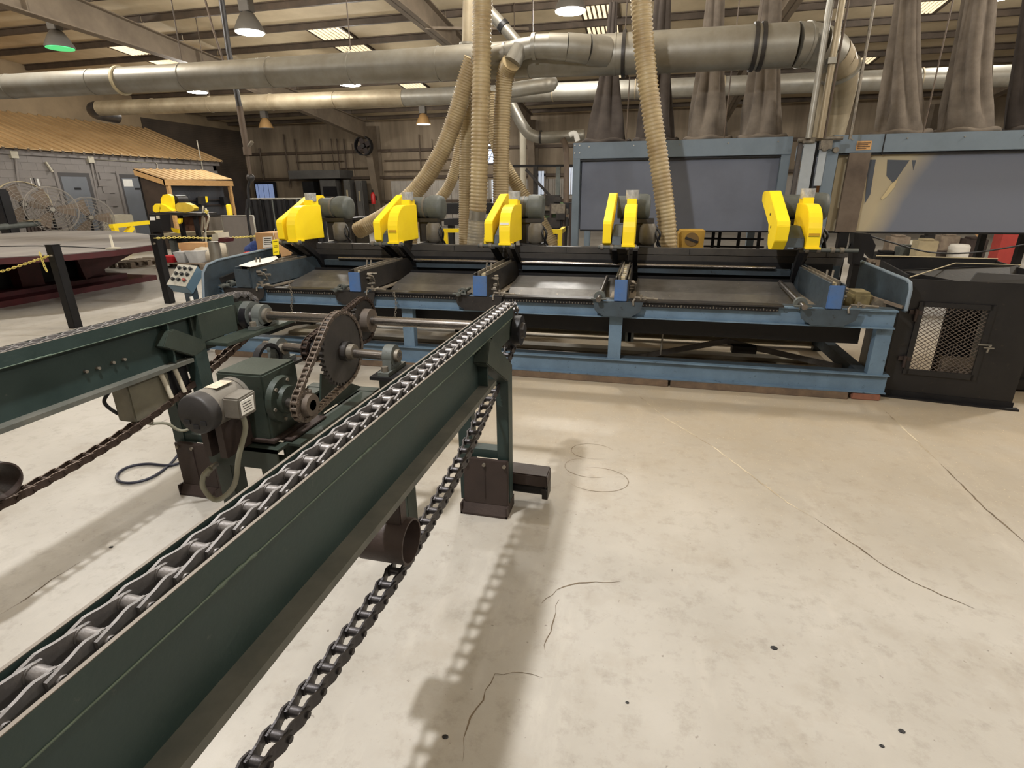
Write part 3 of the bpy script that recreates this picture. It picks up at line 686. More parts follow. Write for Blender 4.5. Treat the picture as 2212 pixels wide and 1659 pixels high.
# ---- jack shaft
JY, JZ = 2.09, .880
js = thing('jack_shaft', 'short jack shaft with the large toothed sprocket disc', 'shaft', (-1.3, JY, JZ))
MB().cyl((-1.70, JY, JZ+.005), (-1.02, JY, JZ-.01), .021, n=20).build('shaft', polished, js)
g = MB(); g.px(gear_poly(JY, JZ+.01, .166, 40, .014), -1.312, -1.292); g.build('large_sprocket', mat('brown_sprocket_steel', (72, 68, 66), .5, .35, (54, 52, 50), 6, .6, .06, 60), js)
MB().cyl((-1.292, JY, JZ), (-1.262, JY, JZ), .045, n=20).build('sprocket_hub', darkmat, js)
MB().cyl((-1.262, JY, JZ), (-1.235, JY, JZ), .034, n=20).build('set_collar', brass, js)
g = MB(); g.px(gear_poly(JY, JZ, .052, 13, .013), -1.464, -1.446); g.cyl((-1.446, JY, JZ), (-1.41, JY, JZ), .036, n=16); g.build('small_sprocket', darkmat, js)
for x, nm in ((-1.06, 0), (-1.63, 1)):
    mb = MB(); mb.cyl((x-.022, JY, JZ-.005), (x+.022, JY, JZ-.005), .048, n=24); mb.px([(JY-.055, .81), (JY+.055, .81), (JY+.045, JZ), (JY-.045, JZ)], x-.02, x+.02); mb.box(x-.025, x+.025, JY-.09, JY+.09, .805, .822)
    pb = mb.build('pillow_block', motorg, js)
    MB().cyl((x+.02, JY, JZ-.005), (x+.04, JY, JZ-.005), .028, n=16).build('bearing_collar', brass, pb)
    MB().cyl((x, JY-.07, .822), (x, JY-.07, .845), .015, n=6).build('bolt', brass, pb)
# ---- drive stand
ds = thing('drive_stand', 'dark green steel stand carrying the gear motor between the rails', 'stand', (-1.5, 1.95, 0))
for x in (-1.68, -1.46): MB().box(x, x+.075, 1.655, 1.73, 0, .53).build('leg', dkgreen2, ds, bevel=.003)
for x in (-1.68, -1.40): MB().box(x, x+.07, 2.28, 2.35, 0, .53).build('leg', dkgreen2, ds, bevel=.003)
for x in (-1.69, -1.40):
    mb = MB(); mb.box(x, x+.01, 1.73, 2.40, .50, .585); mb.box(x, x+.09, 1.73, 2.40, .575, .585); mb.box(x, x+.09, 1.73, 2.40, .50, .51); mb.build('side_channel', dkgreen2, ds)
mb = MB(); mb.box(-1.70, -1.37, 1.65, 1.73, .575, .587); mb.box(-1.70, -1.37, 1.65, 1.66, .50, .587); mb.build('front_channel', dkgreen2, ds)
MB().box(-1.70, -1.31, 2.36, 2.42, .50, .587).build('rear_channel', dkgreen2, ds)
mb = MB(); mb.box(-1.66, -1.36, 1.74, 2.0, .5875, .597); mb.build('slide_plate', brownst, ds, bevel=.002)
for x in (-1.63, -1.06):
    MB().box(x-.045, x+.045, JY-.05, JY+.05, 0 if x > -1.2 else .59, .79).build('bearing_pedestal', dkgreen2, ds, bevel=.003)
    MB().box(x-.06, x+.06, JY-.1, JY+.1, .79, .804).build('pedestal_cap', blackst, ds)
MB().px([(2.0, .60), (2.38, .60), (2.05, .78)], -1.40, -1.39).build('rib_plate', dkgreen2, ds)
# ---- gearbox and motor
gb = thing('gearbox', 'dark green square gearbox with round bearing cover driving the chain', 'gearbox', (-1.52, 1.8, .598))
mb = MB(); mb.box(-1.635, -1.42, 1.70, 1.92, .598, .885); mb.build('housing', dkgreen2, gb, bevel=.008)
mb = MB(); mb.box(-1.66, -1.40, 1.685, 1.935, .598, .612); mb.build('base_flange', brownst, gb, bevel=.002)
mb = MB(); mb.cyl((-1.42, 1.79, .755), (-1.395, 1.79, .755), .098, .094, n=32); mb.cyl((-1.395, 1.79, .755), (-1.375, 1.79, .755), .06, .056, n=24); mb.build('bearing_cover', dkgreen2, gb)
for k in range(6):
    t = k*PI/3+.3; MB().cyl((-1.395, 1.79+.08*math.sin(t), .755+.08*math.cos(t)), (-1.389, 1.79+.08*math.sin(t), .755+.08*math.cos(t)), .008, n=6).build('bolt', brass, gb)
MB().pipe((-1.63, 1.99, .84), (-1.60, 1.99, .84), .085, .07, 24).build('input_flange', blackst, gb)
MB().cyl((-1.60, 1.92, .80), (-1.5, 1.99, .80), .06, n=16).build('rear_cover', dkgreen2, gb)
OY, OZ = 1.775, .745
MB().cyl((-1.375, OY, OZ), (-1.262, OY, OZ), .022, n=16).build('output_shaft', polished, gb)
g = MB(); g.px(gear_poly(OY, OZ, .066, 16, .013), -1.312, -1.292); g.cyl((-1.292, OY, OZ), (-1.262, OY, OZ), .045, n=20); g.build('drive_sprocket', mat('tan_rusty_hub', (120, 100, 82)), gb)
mo = thing('electric_motor', 'dusty grey electric motor with dark end bell and junction box', 'motor', (-1.585, 1.6, .72))
mx, mz = -1.56, .79
MB().cyl((mx, 1.54, mz), (mx, 1.70, mz), .0765, n=32).build('motor_body', motorb, mo)
mb = MB(); mb.lathe([(.0, 0), (.070, 0), (.075, .006), (.077, .012), (.077, .05)], (mx, 1.49, mz), (0, 1, 0), 32); mb.build('end_bell', mat('dark_end_bell', (50, 47, 46), .55, .2, (38, 36, 35), 10, .6), mo)
for k in range(3):
    t = -.9+k*.9
    MB().box(mx+.045*math.sin(t)-.012, mx+.045*math.sin(t)+.012, 1.4875, 1.4905, mz-.045*math.cos(t)-.008, mz-.045*math.cos(t)+.008).build('vent_slot', rubber, mo)
mb = MB(); mb.cyl((mx, 1.68, mz), (mx, 1.755, mz), .080, n=32); mb.build('drive_end_bell', motorb, mo)
for k in range(5):
    t = .2+k*.28
    MB().bar((mx+.0805*math.sin(t), 1.70, mz+.0805*math.cos(t)), (mx+.0805*math.sin(t), 1.74, mz+.0805*math.cos(t)), .012, .004, up=(math.sin(t), 0, math.cos(t))).build('vent_slot', rubber, mo)
MB().bar((mx+.012, 1.575, mz+.0775), (mx+.012, 1.66, mz+.0775), .055, .002).build('rating_plate', mat('worn_rating_plate', (196, 186, 164), .5, .1, (160, 150, 132), 40, .8), mo)
jb = MB(); jb.px([(1.55, .76), (1.64, .76), (1.65, .845), (1.555, .84)], mx+.07, mx+.145)
jbo = jb.build('junction_box', motorb, mo, bevel=.006)
MB().px([(1.558, .775), (1.625, .775), (1.63, .83), (1.56, .828)], mx+.1455, mx+.1475).build('white_sticker', white, jbo)
for k in range(4): MB().box(mx+.1475, mx+.148, 1.568, 1.615, .785+k*.01, .788+k*.01).build('print_line', darkmat, jbo)
for s in (0, 1): MB().box(mx-.05+s*.07, mx-.02+s*.07, 1.55, 1.72, .59, .74).build('motor_foot', brownst, mo)
# conduit whip
one('conduit_whip', MB().tube(spline([(mx+.11, 1.60, .755), (mx+.115, 1.595, .70), at(516, 985, y=1.57), at(505, 1050, y=1.57), at(468, 1080, y=1.57), at(440, 1055, y=1.57), at(440, 1028, y=1.57), at(455, 1012, y=1.585)], 8), .0105, 10), grub, 'grey green flexible conduit looping down from the motor junction box', 'conduit')
one('conduit_connector', MB().tube([at(443, 1026, y=1.575), at(452, 1015, y=1.59), at(468, 1002, y=1.64)], [.015, .013, .011], 10), galv, 'silver conduit connector at the end of the grey loop', 'connector')
# roller chains
def rlink(p=.0254):
    mb = MB()
    for s in (-1, 1):
        mb.px([(-.009, -.006), (-.004, -.010), (p+.004, -.010), (p+.009, -.006), (p+.009, .006), (p+.004, .010), (p/2, .007), (-.004, .010), (-.009, .006)], s*.0125, s*.0155)
    mb.cyl((-.0125, 0, 0), (.0125, 0, 0), .0085, n=10); mb.cyl((-.019, 0, 0), (.019, 0, 0), .004, n=8)
    return mb
RL = rlink().mesh('link', mat('bright_roller_chain_steel', (150, 138, 128), .36, .85, (108, 98, 90), 40, .7)); RLD = RL.copy(); RLD.materials[0] = mat('dark_roller_chain_steel', (70, 58, 52), .45, .7)
def chain_loop(name, label, x, c1, r1, c2, r2, mesh):
    c1 = Vector((0,)+c1); c2 = Vector((0,)+c2); d = c2-c1; L = d.length; th = math.atan2(d.z, d.y); al = math.acos((r1-r2)/L)
    P = [c1+Vector((0, r1*math.cos(a), r1*math.sin(a))) for a in np.linspace(th+al, th+2*PI-al, 20)]
    P += [c2+Vector((0, r2*math.cos(a), r2*math.sin(a))) for a in np.linspace(th-al, th+al, 28)]
    P.append(P[0]); tot = sum((b-a).length for a, b in zip(P, P[1:])); n = round(tot/.0254)
    t = thing(name, label, 'chain', (x, c1.y, c1.z), 'roller drive chains')
    R = resample(P, tot/n*.9999)[:n]
    for i in range(n):
        a, b = R[i], R[(i+1) % n]
        inst('link', mesh, t, (x, a.y, a.z), (math.atan2(b.z-a.z, b.y-a.y), 0, 0), (1 if i % 2 else .86, 1, 1))
chain_loop('roller_chain', 'bright roller chain from the gearbox sprocket up over the large sprocket', -1.302, (OY, OZ), .064, (JY, JZ+.01), .163, RL)
chain_loop('roller_chain', 'dark roller chain between the jack shaft and the cross shaft sprocket', -1.455, (JY, JZ), .050, (SY, SZ), .116, RLD)
# disconnect box under the left rail
db = thing('disconnect_box', 'olive grey electrical box with pale conduits under the left rail', 'box', (-2.2, 1.92, .57))
MB().box(-2.29, -2.19, 1.78, 2.0, .575, .765).build('box_body', mat('olive_box', (112, 108, 92), .5, .1, (90, 86, 74), 6, .6), db, bevel=.006)
MB().box(-2.25, -2.20, 2.0, 2.12, .60, .765).build('back_plate', blackst, db)
for y in (1.95, 2.03): MB().tube([(-2.18, y, .76), (-2.175, y+.01, .70), (-2.17, y+.02, .63)], .011, 8).build('conduit_stub', cream, db)
MB().cyl((-2.2, 1.86, .575), (-2.19, 1.84, .545), .016, n=10).build('cable_gland', brass, db)
one('black_cable', MB().tube(spline([(-2.31, 1.80, .72), (-2.33, 1.77, .67), (-2.30, 1.79, .61), (-2.29, 1.82, .59)], 6), .008, 8), rubber, 'short black cable bowed beside the olive electrical box', 'cable')
one('grey_cable', MB().tube(spline([(-2.19, 1.84, .545), at(360, 915, x=-2.15), at(400, 930, x=-2.1), (-1.95, 2.0, .56), (-1.66, 1.75, .66)], 6), .007, 8), grub, 'olive cable sagging from the electrical box to the motor', 'cable')
fl0 = lambda u, v: at(u, v, z=.012)
one('floor_cable', MB().tube(spline([at(402, 930, z=.25), at(395, 965, z=.08), fl0(370, 1000), fl0(330, 1030), fl0(285, 1043), fl0(255, 1038), fl0(256, 1022), fl0(280, 1008), fl0(320, 1002), fl0(370, 1005), fl0(410, 990), fl0(440, 975)], 8), .0085, 8), mat('navy_cable', (26, 28, 44), .45), 'dark blue cable looped on the floor under the motor', 'cable')
# ================================================================ SAW LINE
fr = thing('saw_line_frame', 'long blue grey steel frame of the five blade trim saw line', 'machine frame', (-1, 4.9, 0))
def channel(x0, x1, z0, z1, yw, yf, m, name, parent, t=.010):
    mb = MB(); mb.box(x0, x1, yw-t, yw, z0, z1); mb.box(x0, x1, yf, yw-t, z0, z0+t); mb.box(x0, x1, yf, yw-t, z1-t, z1)
    return mb.build(name, m, parent)
channel(-4.3, 1.86, .055, .207, 4.49, 4.445, bluest, 'lower_beam', fr)
channel(-4.15, 1.80, .575, .712, 4.44, 4.395, bluest, 'upper_beam', fr)
MB().box(-4.3, 1.86, 4.49, 4.575, .199, .2085).build('top_flange', bluedk, fr)  # darker colour on both top flanges also paints in the shading there
MB().box(-4.15, 1.80, 4.44, 4.53, .704, .7135).build('top_flange', bluedk, fr)
for x in (-4.1, -2.12, -.26, 1.71): MB().box(x, x+.105, 4.46, 4.53, .207, .575).build('leg', bluest, fr)
for x in (-4.1, -2.12, -.26, 1.71): MB().box(x, x+.105, 5.85, 5.92, .0, .92).build('rear_leg', bluedk, fr)
channel(-4.3, 1.86, .04, .17, 5.95, 5.86, mat('lit_floor_rear_beam', (188, 182, 164), .6, 0, (160, 152, 134), 4, .6), 'rear_lower_beam', fr)  # pale colour stands in for lit floor behind the beam
for x in (-4.1, 1.71): MB().box(x, x+.09, 4.52, 5.85, .07, .17).build('cross_member', bluedk, fr)
for x in (-4.1, -2.12, -.26, 1.71): MB().box(x, x+.09, 4.48, 5.85, .59, .66).build('cross_member', bluedk, fr)
MB().box(-3.95, 1.66, 4.62, 5.55, .40, .575).build('waste_belt_pan', blackst, fr)
MB().box(-3.95, 1.66, 5.55, 5.6, .3, .90).build('rear_plate', blackst, fr)
for i in range(6):
    pass
AX = [(-3.735, -3.565), (-2.552, -2.437), (-1.398, -1.272), (-.225, -.118), (1.308, 1.418)]
edges = [-3.95] + [v for a in AX for v in a] + [1.66]
steelsheet = mat('dirty_sheet_steel', (104, 102, 100), .42, .5, (74, 72, 70), 4, .7, .06, 40, c3=(150, 140, 122), spots=-.05)
for i in range(0, len(edges), 2):
    x0, x1 = edges[i]+.05, edges[i+1]-.03
    if x1-x0 < .2: continue
    mb = MB(); mb.px([(5.30, .754), (5.30, .762), (4.93, .706), (4.93, .698)], x0, x1); mb.px([(4.93, .706), (4.93, .698), (4.66, .59), (4.655, .598)], x0, x1)
    mb.build('chute_sheet', steelsheet, fr)
    MB().box(x0, x1, 5.31, 5.32, .58, .785).build('chute_back', blackst, fr)
# rear beam, step and shafts
mb = MB(); mb.box(-3.95, 1.78, 5.60, 5.70, .955, 1.015); mb.build('rear_beam_cap', mat('dusty_dark_beam', (78, 74, 70), .5, .3, (56, 54, 52), 5, .6, .06, 60), fr)
mb = MB(); mb.box(-3.95, 1.74, 5.575, 5.70, .885, .950); mb.build('rear_beam', mat('rear_beam_dark', (72, 69, 66), .45, .35, (52, 50, 49), 6, .6), fr)
for x in np.arange(-3.2, 1.7, 1.2): MB().box(x, x+.006, 5.597, 5.602, .96, 1.01).build('beam_joint', blackst, fr)
MB().cyl((-3.30, 5.47, .868), (1.16, 5.47, .862), .017, n=18).build('polished_shaft', polished, fr)
mb = MB(); mb.box(-3.5, 1.3, 5.50, 5.56, .805, .848); mb.box(-3.5, 1.3, 5.49, 5.50, .79, .848); mb.build('shaft_rail', bluedk, fr)
for x0, x1 in ((-3.45, -2.6), (-2.36, -1.48), (-1.2, -.35), (-.08, 1.0)):
    MB().box(x0, x1, 4.392, 4.397, .672, .706).build('rail_backing', blackst, fr)
    mb = MB(); n = int((x1-x0)/.024)
    for k in range(n): mb.box(x0+.01+k*.024, x0+.016+k*.024, 4.388, 4.3925, .680, .690 if k % 5 else .698)
    o = mb.build('measuring_scale', brass, fr); o['kind'] = 'stuff'
    MB().box(x0-.02, x1+.03, 4.372, 4.47, .712, .724).build('rail_cap', darkmat, fr)
# skid and packing
for x0, x1 in ((-4.2, -1.25), (-1.22, .25), (.27, 1.60)):
    MB().box(x0, x1, 4.425, 4.505, 0, .0545).build('skid_timber', plank, fr, bevel=.004)
mb = MB(); mb.box(1.63, 1.83, 4.44, 4.5, .0, .05); mb.build('packing_block', mat('red_brown_block', (142, 92, 72), .8, 0, (110, 74, 60), 12, .7), fr, bevel=.006)
# braces and clutter under the frame, all fixed to it
for (a, b) in (((1345, 777), (1572, 736)), ((1572, 738), (1880, 808)), ((700, 700), (875, 765)), ((585, 705), (700, 690))):
    p = at(a[0], a[1], y=5.0); q = at(b[0], b[1], y=5.0)
    MB().bar(p, q, .012, .05).build('brace', mat('grey_brace_steel', (120, 116, 112), .5, .4, (84, 80, 78), 6, .6), fr)
p = at(1580, 752, y=4.95); MB().box(p.x, p.x+.2, 4.9, 5.0, p.z-.03, p.z+.03).build('brace_joint', darkmat, fr)
for u in (1352, 1358): 
    p = at(u, 705, y=4.75); MB().box(p.x, p.x+.05, 4.7, 4.76, .30, .57).build('sensor_bracket', motorg, fr)
MB().cyl((.19, 4.7, .57), (.18, 4.7, .2), .008, n=8).build('air_line', brass, fr)
one('floor_rail', MB().box(-4.0, 1.55, 5.35, 5.5, 0, .035), mat('pale_floor_strip', (196, 188, 168), .6, 0, (168, 158, 138), 4, .6), 'pale strip lying on the floor under the saw line', 'strip', bevel=.004)
# hanging chains
def hang(u, v0, v1, y, label):
    a = at(u, v0, y=y); b = at(u+8, v1, y=y); t = thing('hanging_chain', label, 'chain', (a.x, y, b.z))
    mb = MB(); pts = [(.008*math.cos(t_), 0, .014*math.sin(t_)) for t_ in np.linspace(0, 2*PI, 13)[:-1]]; mb.tube(pts, .0028, 5, closed=True); me = mb.mesh('link', brass)
    n = int((a.z-b.z)/.021)
    for k in range(n): inst('link', me, t, (a.x+.012*math.sin(k*.4), y, a.z-.021*k), (0, .1, PI/2*(k % 2)+.3))
hang(624, 612, 700, 4.33, 'short steel chain hanging from the front rail below the first saw')
hang(851, 634, 700, 4.33, 'short steel chain hanging from the front rail below the second saw')
# side wings of the frame 
wg = MB(); wg.prism([(1.845, 4.42, .70), (1.845, 5.46, .70), (1.845, 5.46, .935), (1.845, 4.50, .91), (1.845, 4.43, .87)], (.012, 0, 0))
wg.build('side_wing', bluedk, fr)
MB().tube([(1.855, 4.43, .71), (1.855, 4.432, .86), (1.855, 4.46, .905), (1.855, 4.53, .918), (1.855, 5.46, .938)], .013, 8).build('wing_lip', bluegrey, fr)
MB().box(1.56, 1.70, 4.62, 4.84, .66, .80).build('guide_block', mat('dusty_guide_block', (122, 110, 74), .8, 0, (92, 82, 56), 14, .6, .3, 40), fr, bevel=.02)
MB().cyl((1.74, 4.6, .70), (1.74, 4.72, .70), .05, n=16).build('guide_roller', brass, fr)
MB().bar((1.56, 5.1, .78), (1.84, 4.45, .73), .02, .02).build('wing_stay', woodg, fr)
XW = -3.98
lw = [at(u, v, x=XW) for u, v in ((440, 650), (438, 590), (447, 572), (470, 562), (600, 533), (610, 560), (560, 590), (520, 612))]
MB().prism([tuple(p) for p in lw], (-.012, 0, 0)).build('side_wing', bluedk, fr)
MB().tube([lw[0], lw[1], lw[2], lw[3], lw[4]], .012, 8).build('wing_lip', bluegrey, fr)
p = [at(u, v, x=XW+.06) for u, v in ((478, 605), (600, 555))]
MB().bar(p[0], p[1], .03, .05).build('wing_stay', darkmat, fr)
for (u, v, du, dv) in ((455, 625, 60, -12), (470, 640, 50, -25), (490, 612, 25, 20), (500, 645, 40, -18)):
    a = at(u, v, y=4.6); b = at(u+du, v+dv, y=4.75); MB().bar(a, b, .03, .03).build('linkage_bar', darkmat, fr)

# ---- saw carriages
def carriage(i, x0, x1, xb0, xb1, label):
    xc = (x0+x1)/2; wdt = x1-x0
    t = thing('saw_carriage', label, 'saw', (xc, 5.0, .66), 'trim saw carriages')
    pm = bluedk if i in (0, 4) else darkmat
    mb = MB(); mb.box(x0, x0+.012, 4.365, 5.52, .712, .905); mb.box(x1-.012, x1, 4.365, 5.52, .705, .895); mb.box(x0, x1, 4.4, 5.52, .70, .712)
    mb.build('arm_box', pm, t)
    MB().box(x0+.012, x1-.012, 4.40, 5.5, .72, .835).build('arm_core', blackst, t)
    mb = MB(); mb.box(x0-.002, x1-.01, 4.350, 4.366, .718, .888); mb.build('end_plate', bluebr if i else bluedk, t, bevel=.004)
    mb = MB(); mb.box(x0+.02, x0+.032, 4.42, 5.3, .86, .915); mb.box(x1-.034, x1-.024, 4.42, 5.3, .86, .912); mb.build('wear_bar', brass, t)
    for k in range(7):
        y = 4.45+k*.125
        MB().box(xc-.018, xc+.018, y, y+.085, .85, .892).build('chain_slat', cream if k % 2 else tanpan, t)
    for k in range(2): MB().cyl((x0+.04+.04*k, 4.62, .9), (x0+.045+.04*k, 4.63, .965), .008, n=8).build('stop_pin', brass, t)
    mb = MB(); mb.box(x1, x1+.055, 4.38, 5.55, .690, .700); mb.build('ledge', mat('dusty_ledge', (138, 126, 108), .6, .2, (96, 88, 78), 8, .6), t)
    mb = MB(); mb.box(x0-.05, x0, 4.38, 5.55, .690, .700); mb.build('ledge', MATS['dusty_ledge'], t)
    r = random.Random(i+3)
    mb = MB()
    for k in range(9):
        y = 4.44+r.random()*.13; z = .76+r.random()*.11
        mb.cyl((x1, y, z), (x1+.02+r.random()*.03, y+r.random()*.02, z), .006+r.random()*.008, n=7)
    mb.tube([(x1+.01, 4.45, .86), (x1+.05, 4.48, .84), (x1+.045, 4.52, .79), (x1+.02, 4.55, .76)], .008, 6)
    mb.build('clamp_bolts', brass, t)
    # pivot and levers
    mb = MB(); mb.cyl((xc-.27 if i < 4 else xc-.06, 5.2, 1.055), (xc+.10 if i < 4 else xc+.36, 5.2, 1.055), .017, n=12)
    mb.build('pivot_rod', motorg, t)
    for dx in ((-.25, -.16, -.02, .05) if i < 4 else (-.05, .04, .15, .22)): MB().cyl((xc+dx, 5.2, 1.055), (xc+dx+.03, 5.2, 1.055), .026, n=14).build('pivot_collar', brass, t)
    if i < 4: L = ((xc-.12, 5.62), (x1+.015, 5.58))
    else: L = ((x0-.02, 5.42),)
    for (lx, ly) in L:
        MB().bar((lx, 5.19, 1.05), (lx, ly-.12, .88), .05, .045, up=(1, 0, 0)).build('lever', blackst, t)
        MB().bar((lx, ly-.13, .89), (lx+.015, ly-.02, .72), .04, .04, up=(1, 0, 0)).build('lever', blackst, t)
    # blade, guards
    MB().cyl((xc-.004, 5.45, 1.12), (xc+.004, 5.45, 1.12), .215, n=40).build('saw_blade', polished, t)
    arc = [(5.18+.25*(1-math.cos(a)), 1.19+.235*math.sin(a)) for a in np.linspace(0, PI/2, 9)]
    gp = [(5.18, 1.075)] + arc + [(5.70, 1.425), (5.705, 1.07)]
    gw = .053
    mb = MB(); mb.px(gp, xc-gw, xc+gw)
    mb.build('blade_guard', yellow, t, bevel=.004)
    mb = MB(); mb.box(xc-gw-.004, xc+gw+.01, 5.165, 5.3, 1.063, 1.08); mb.build('guard_foot', yellow, t)
    if i in (1, 4):
        MB().box(xc-gw+.01, xc+gw-.01, 5.1775, 5.1795, 1.175, 1.195).build('caution_decal', mat('worn_decal', (196, 150, 30), .6), t)
        MB().box(xc-gw+.01, xc+gw-.01, 5.1775, 5.1795, 1.165, 1.168).build('caution_decal', rubber, t)
    if i == 2: MB().prism([(xc-gw+.01, 5.179, 1.25), (xc+gw-.01, 5.179, 1.25), (xc+gw-.01, 5.181, 1.27), (xc-gw+.01, 5.181, 1.27)], (0, -.003, 0)).build('white_strip', white, t)
    mb = MB(); mb.box(xc-.045, xc+.045, 5.54, 5.68, 1.42, 1.475); mb.build('outlet_neck', yellow, t, bevel=.003)
    MB().cyl((xc, 5.61, 1.465), (xc, 5.61, 1.552), .058, .062, n=20).build('taped_collar', tape, t)
    # belt guard
    bp = [(5.19, 1.095), (5.23, 1.07), (5.38, 1.065), (5.42, 1.09), (5.44, 1.215), (6.02, 1.455), (6.06, 1.50), (6.03, 1.525), (5.80, 1.525), (5.75, 1.512), (5.20, 1.285), (5.185, 1.26)]
    if i == 4: bp = [(5.06, 1.14), (5.14, 1.06), (5.26, 1.05), (5.33, 1.09), (5.40, 1.25), (5.86, 1.44), (5.88, 1.50), (5.83, 1.53), (5.58, 1.535), (5.52, 1.51), (5.06, 1.30), (5.04, 1.26)]
    MB().px(bp, xb0, xb1).build('belt_guard', yellow, t, bevel=.004)
    if i == 4:
        for (y, z) in ((5.38, 1.34), (5.28, 1.24), (5.33, 1.19)): MB().cyl((xb0-.001, y, z), (xb0-.004, y, z), .012, n=8).build('guard_bolt', darkmat, t)
    # drive motor
    my, mz = 5.97, 1.385; xm = xc-(.05, .06, .09, .15, .05)[i]
    MB().cyl((xb1+.01, my, mz), (xm+.165, my, mz), .112, n=28).build('motor_body', motorg, t)
    MB().pipe((xm+.10, my, mz), (xm+.125, my, mz), .117, .110, 28).build('body_band', motorb, t)
    mb = MB(); mb.lathe([(.128, 0), (.131, .03), (.13, .11), (.118, .145), (.08, .155), (.0, .157)], (xm+.17, my, mz), (1, 0, 0), 28); mb.build('fan_cowl', motorg, t)
    mb = MB(); mb.box(xb1+.04, xc+.22, my-.10, my+.10, 1.235, 1.275); mb.box(xc-.02, xc+.20, my-.06, my+.08, 1.02, 1.235); mb.build('motor_mount', darkmat, t)
    mb = MB(); mb.lathe([(.05, 0), (.085, .03), (.085, .17), (.06, .21)], (xc+.17, my-.10, 1.02), n=16); mb.build('air_cylinder', motorb, t)
    mb = MB(); mb.box(xc+.055, xc+.24, 5.62, my+.05, .93, 1.02); mb.build('carriage_base', blackst, t)
    mb = MB(); mb.tube(spline([(xc+.24, my-.1, 1.2), (xc+.29, my-.13, 1.13), (xc+.27, my-.1, 1.03), (xc+.32, my-.12, .97)], 5), .012, 8); mb.tube(spline([(xc+.22, my-.11, 1.22), (xc+.26, my-.15, 1.1), (xc+.3, my-.1, 1.0)], 5), .01, 8); mb.build('air_hose', rubber, t)
    # blue bracket between the guards
    bx0, bx1 = xb1+.012, xc-gw-.01
    if bx1-bx0 > .03:
        MB().px([(5.20, 1.075), (5.55, 1.075), (5.55, 1.24), (5.40, 1.24), (5.22, 1.15)], bx0, bx1).build('bracket', bluedk, t, bevel=.003)
    # adjusting rod at the left of the arm
    rx = x0-.12 if i < 4 else x0-.16
    y1 = {3: 5.2, 4: 5.15}.get(i, 4.62)
    MB().cyl((rx, 4.29, .735), (rx, y1, .735 if i < 3 else .78), .014 if i < 3 else .021, n=12).build('adjusting_rod', polished if i > 2 else motorg, t)
    MB().pipe((rx, 4.40, .737), (rx, 4.44, .737), .036 if i < 3 else .048, .022, 16).build('rod_holder', motorg, t)
    mb = MB(); mb.cyl((rx-.06, 4.33, .735), (rx+.06, 4.33, .735), .007, n=8); mb.cyl((rx, 4.30, .735), (rx, 4.34, .735), .02, n=8); mb.cyl((rx, 4.38, .737), (rx, 4.4, .7), .012, n=8); mb.build('handle', motorg, t)
    cx_ = x1+.13
    mb = MB(); mb.cyl((cx_-.08, 4.36, .752), (cx_+.10, 4.36, .745), .008, n=8); mb.cyl((cx_, 4.34, .745), (cx_, 4.42, .745), .012, n=8); mb.cyl((cx_-.03, 4.36, .735), (cx_-.03, 4.36, .775), .010, n=8); mb.tube([(cx_-.07, 4.37, .75), (cx_-.09, 4.36, .72), (cx_-.085, 4.35, .69)], .009, 6); mb.build('clamp_handle', brass, t)
    sx0, sx1 = (x0-.17, x1+.12)
    MB().prism([(sx0, 4.372, .712), (sx1, 4.372, .712), (sx1-.02, 4.372, .635), (sx1-.09, 4.372, .592), (sx0+.09, 4.372, .592), (sx0+.02, 4.372, .635)], (0, -.012, 0)).build('saddle_plate', darkmat if i < 3 else bluedk, t)
    return t
names = ['first yellow trim saw from the left, with white paper and yellow tag on its arm', 'second yellow trim saw from the left, hose curving down behind its motor', 'third yellow trim saw, in the middle beside the clear ended hose', 'fourth yellow trim saw, seen edge on before the grey hood', 'fifth yellow trim saw at far right with its belt guard turned to show its side']
BG = [(-3.825, -3.75), (-2.705, -2.63), (-1.535, -1.455), (-.405, -.33), (1.035, 1.135)]
cars = [carriage(i, AX[i][0], AX[i][1], BG[i][0], BG[i][1], names[i]) for i in range(5)]
# things lying on the first saw
P = [at(u, v, z=.918) for u, v in ((516, 574), (548, 563), (596, 553), (601, 558), (585, 566), (540, 577))]
mb = MB(); mb.prism([tuple(p) for p in P], (0, 0, .003)); one('paper_sheet', mb, white, 'crumpled white paper lying on top of the first saw arm', 'paper')
tg = thing('hang_tag', 'yellow paper tag hanging on a wire beside the first saw', 'tag', tuple(at(596, 553, y=5.1)))
a = [at(u, v, y=5.1) for u, v in ((588, 518), (601, 516), (603, 550), (590, 552))]
MB().prism([tuple(p) for p in a], (0, .003, 0)).build('tag_card', mat('tag_yellow', (250, 226, 30), .6), tg)
for k, (q0, q1) in enumerate((((590, 522), (599, 521)), ((591, 531), (599, 530)), ((592, 534), (600, 533)), ((592, 545), (600, 544)))):
    MB().bar(at(q0[0], q0[1], y=5.097), at(q1[0], q1[1], y=5.097), .002, .004).build('print_line', rubber, tg)
MB().tube([at(594, 518, y=5.1), at(590, 505, y=5.14), at(594, 494, y=5.18)], .0015, 5).build('tag_wire', white, tg)

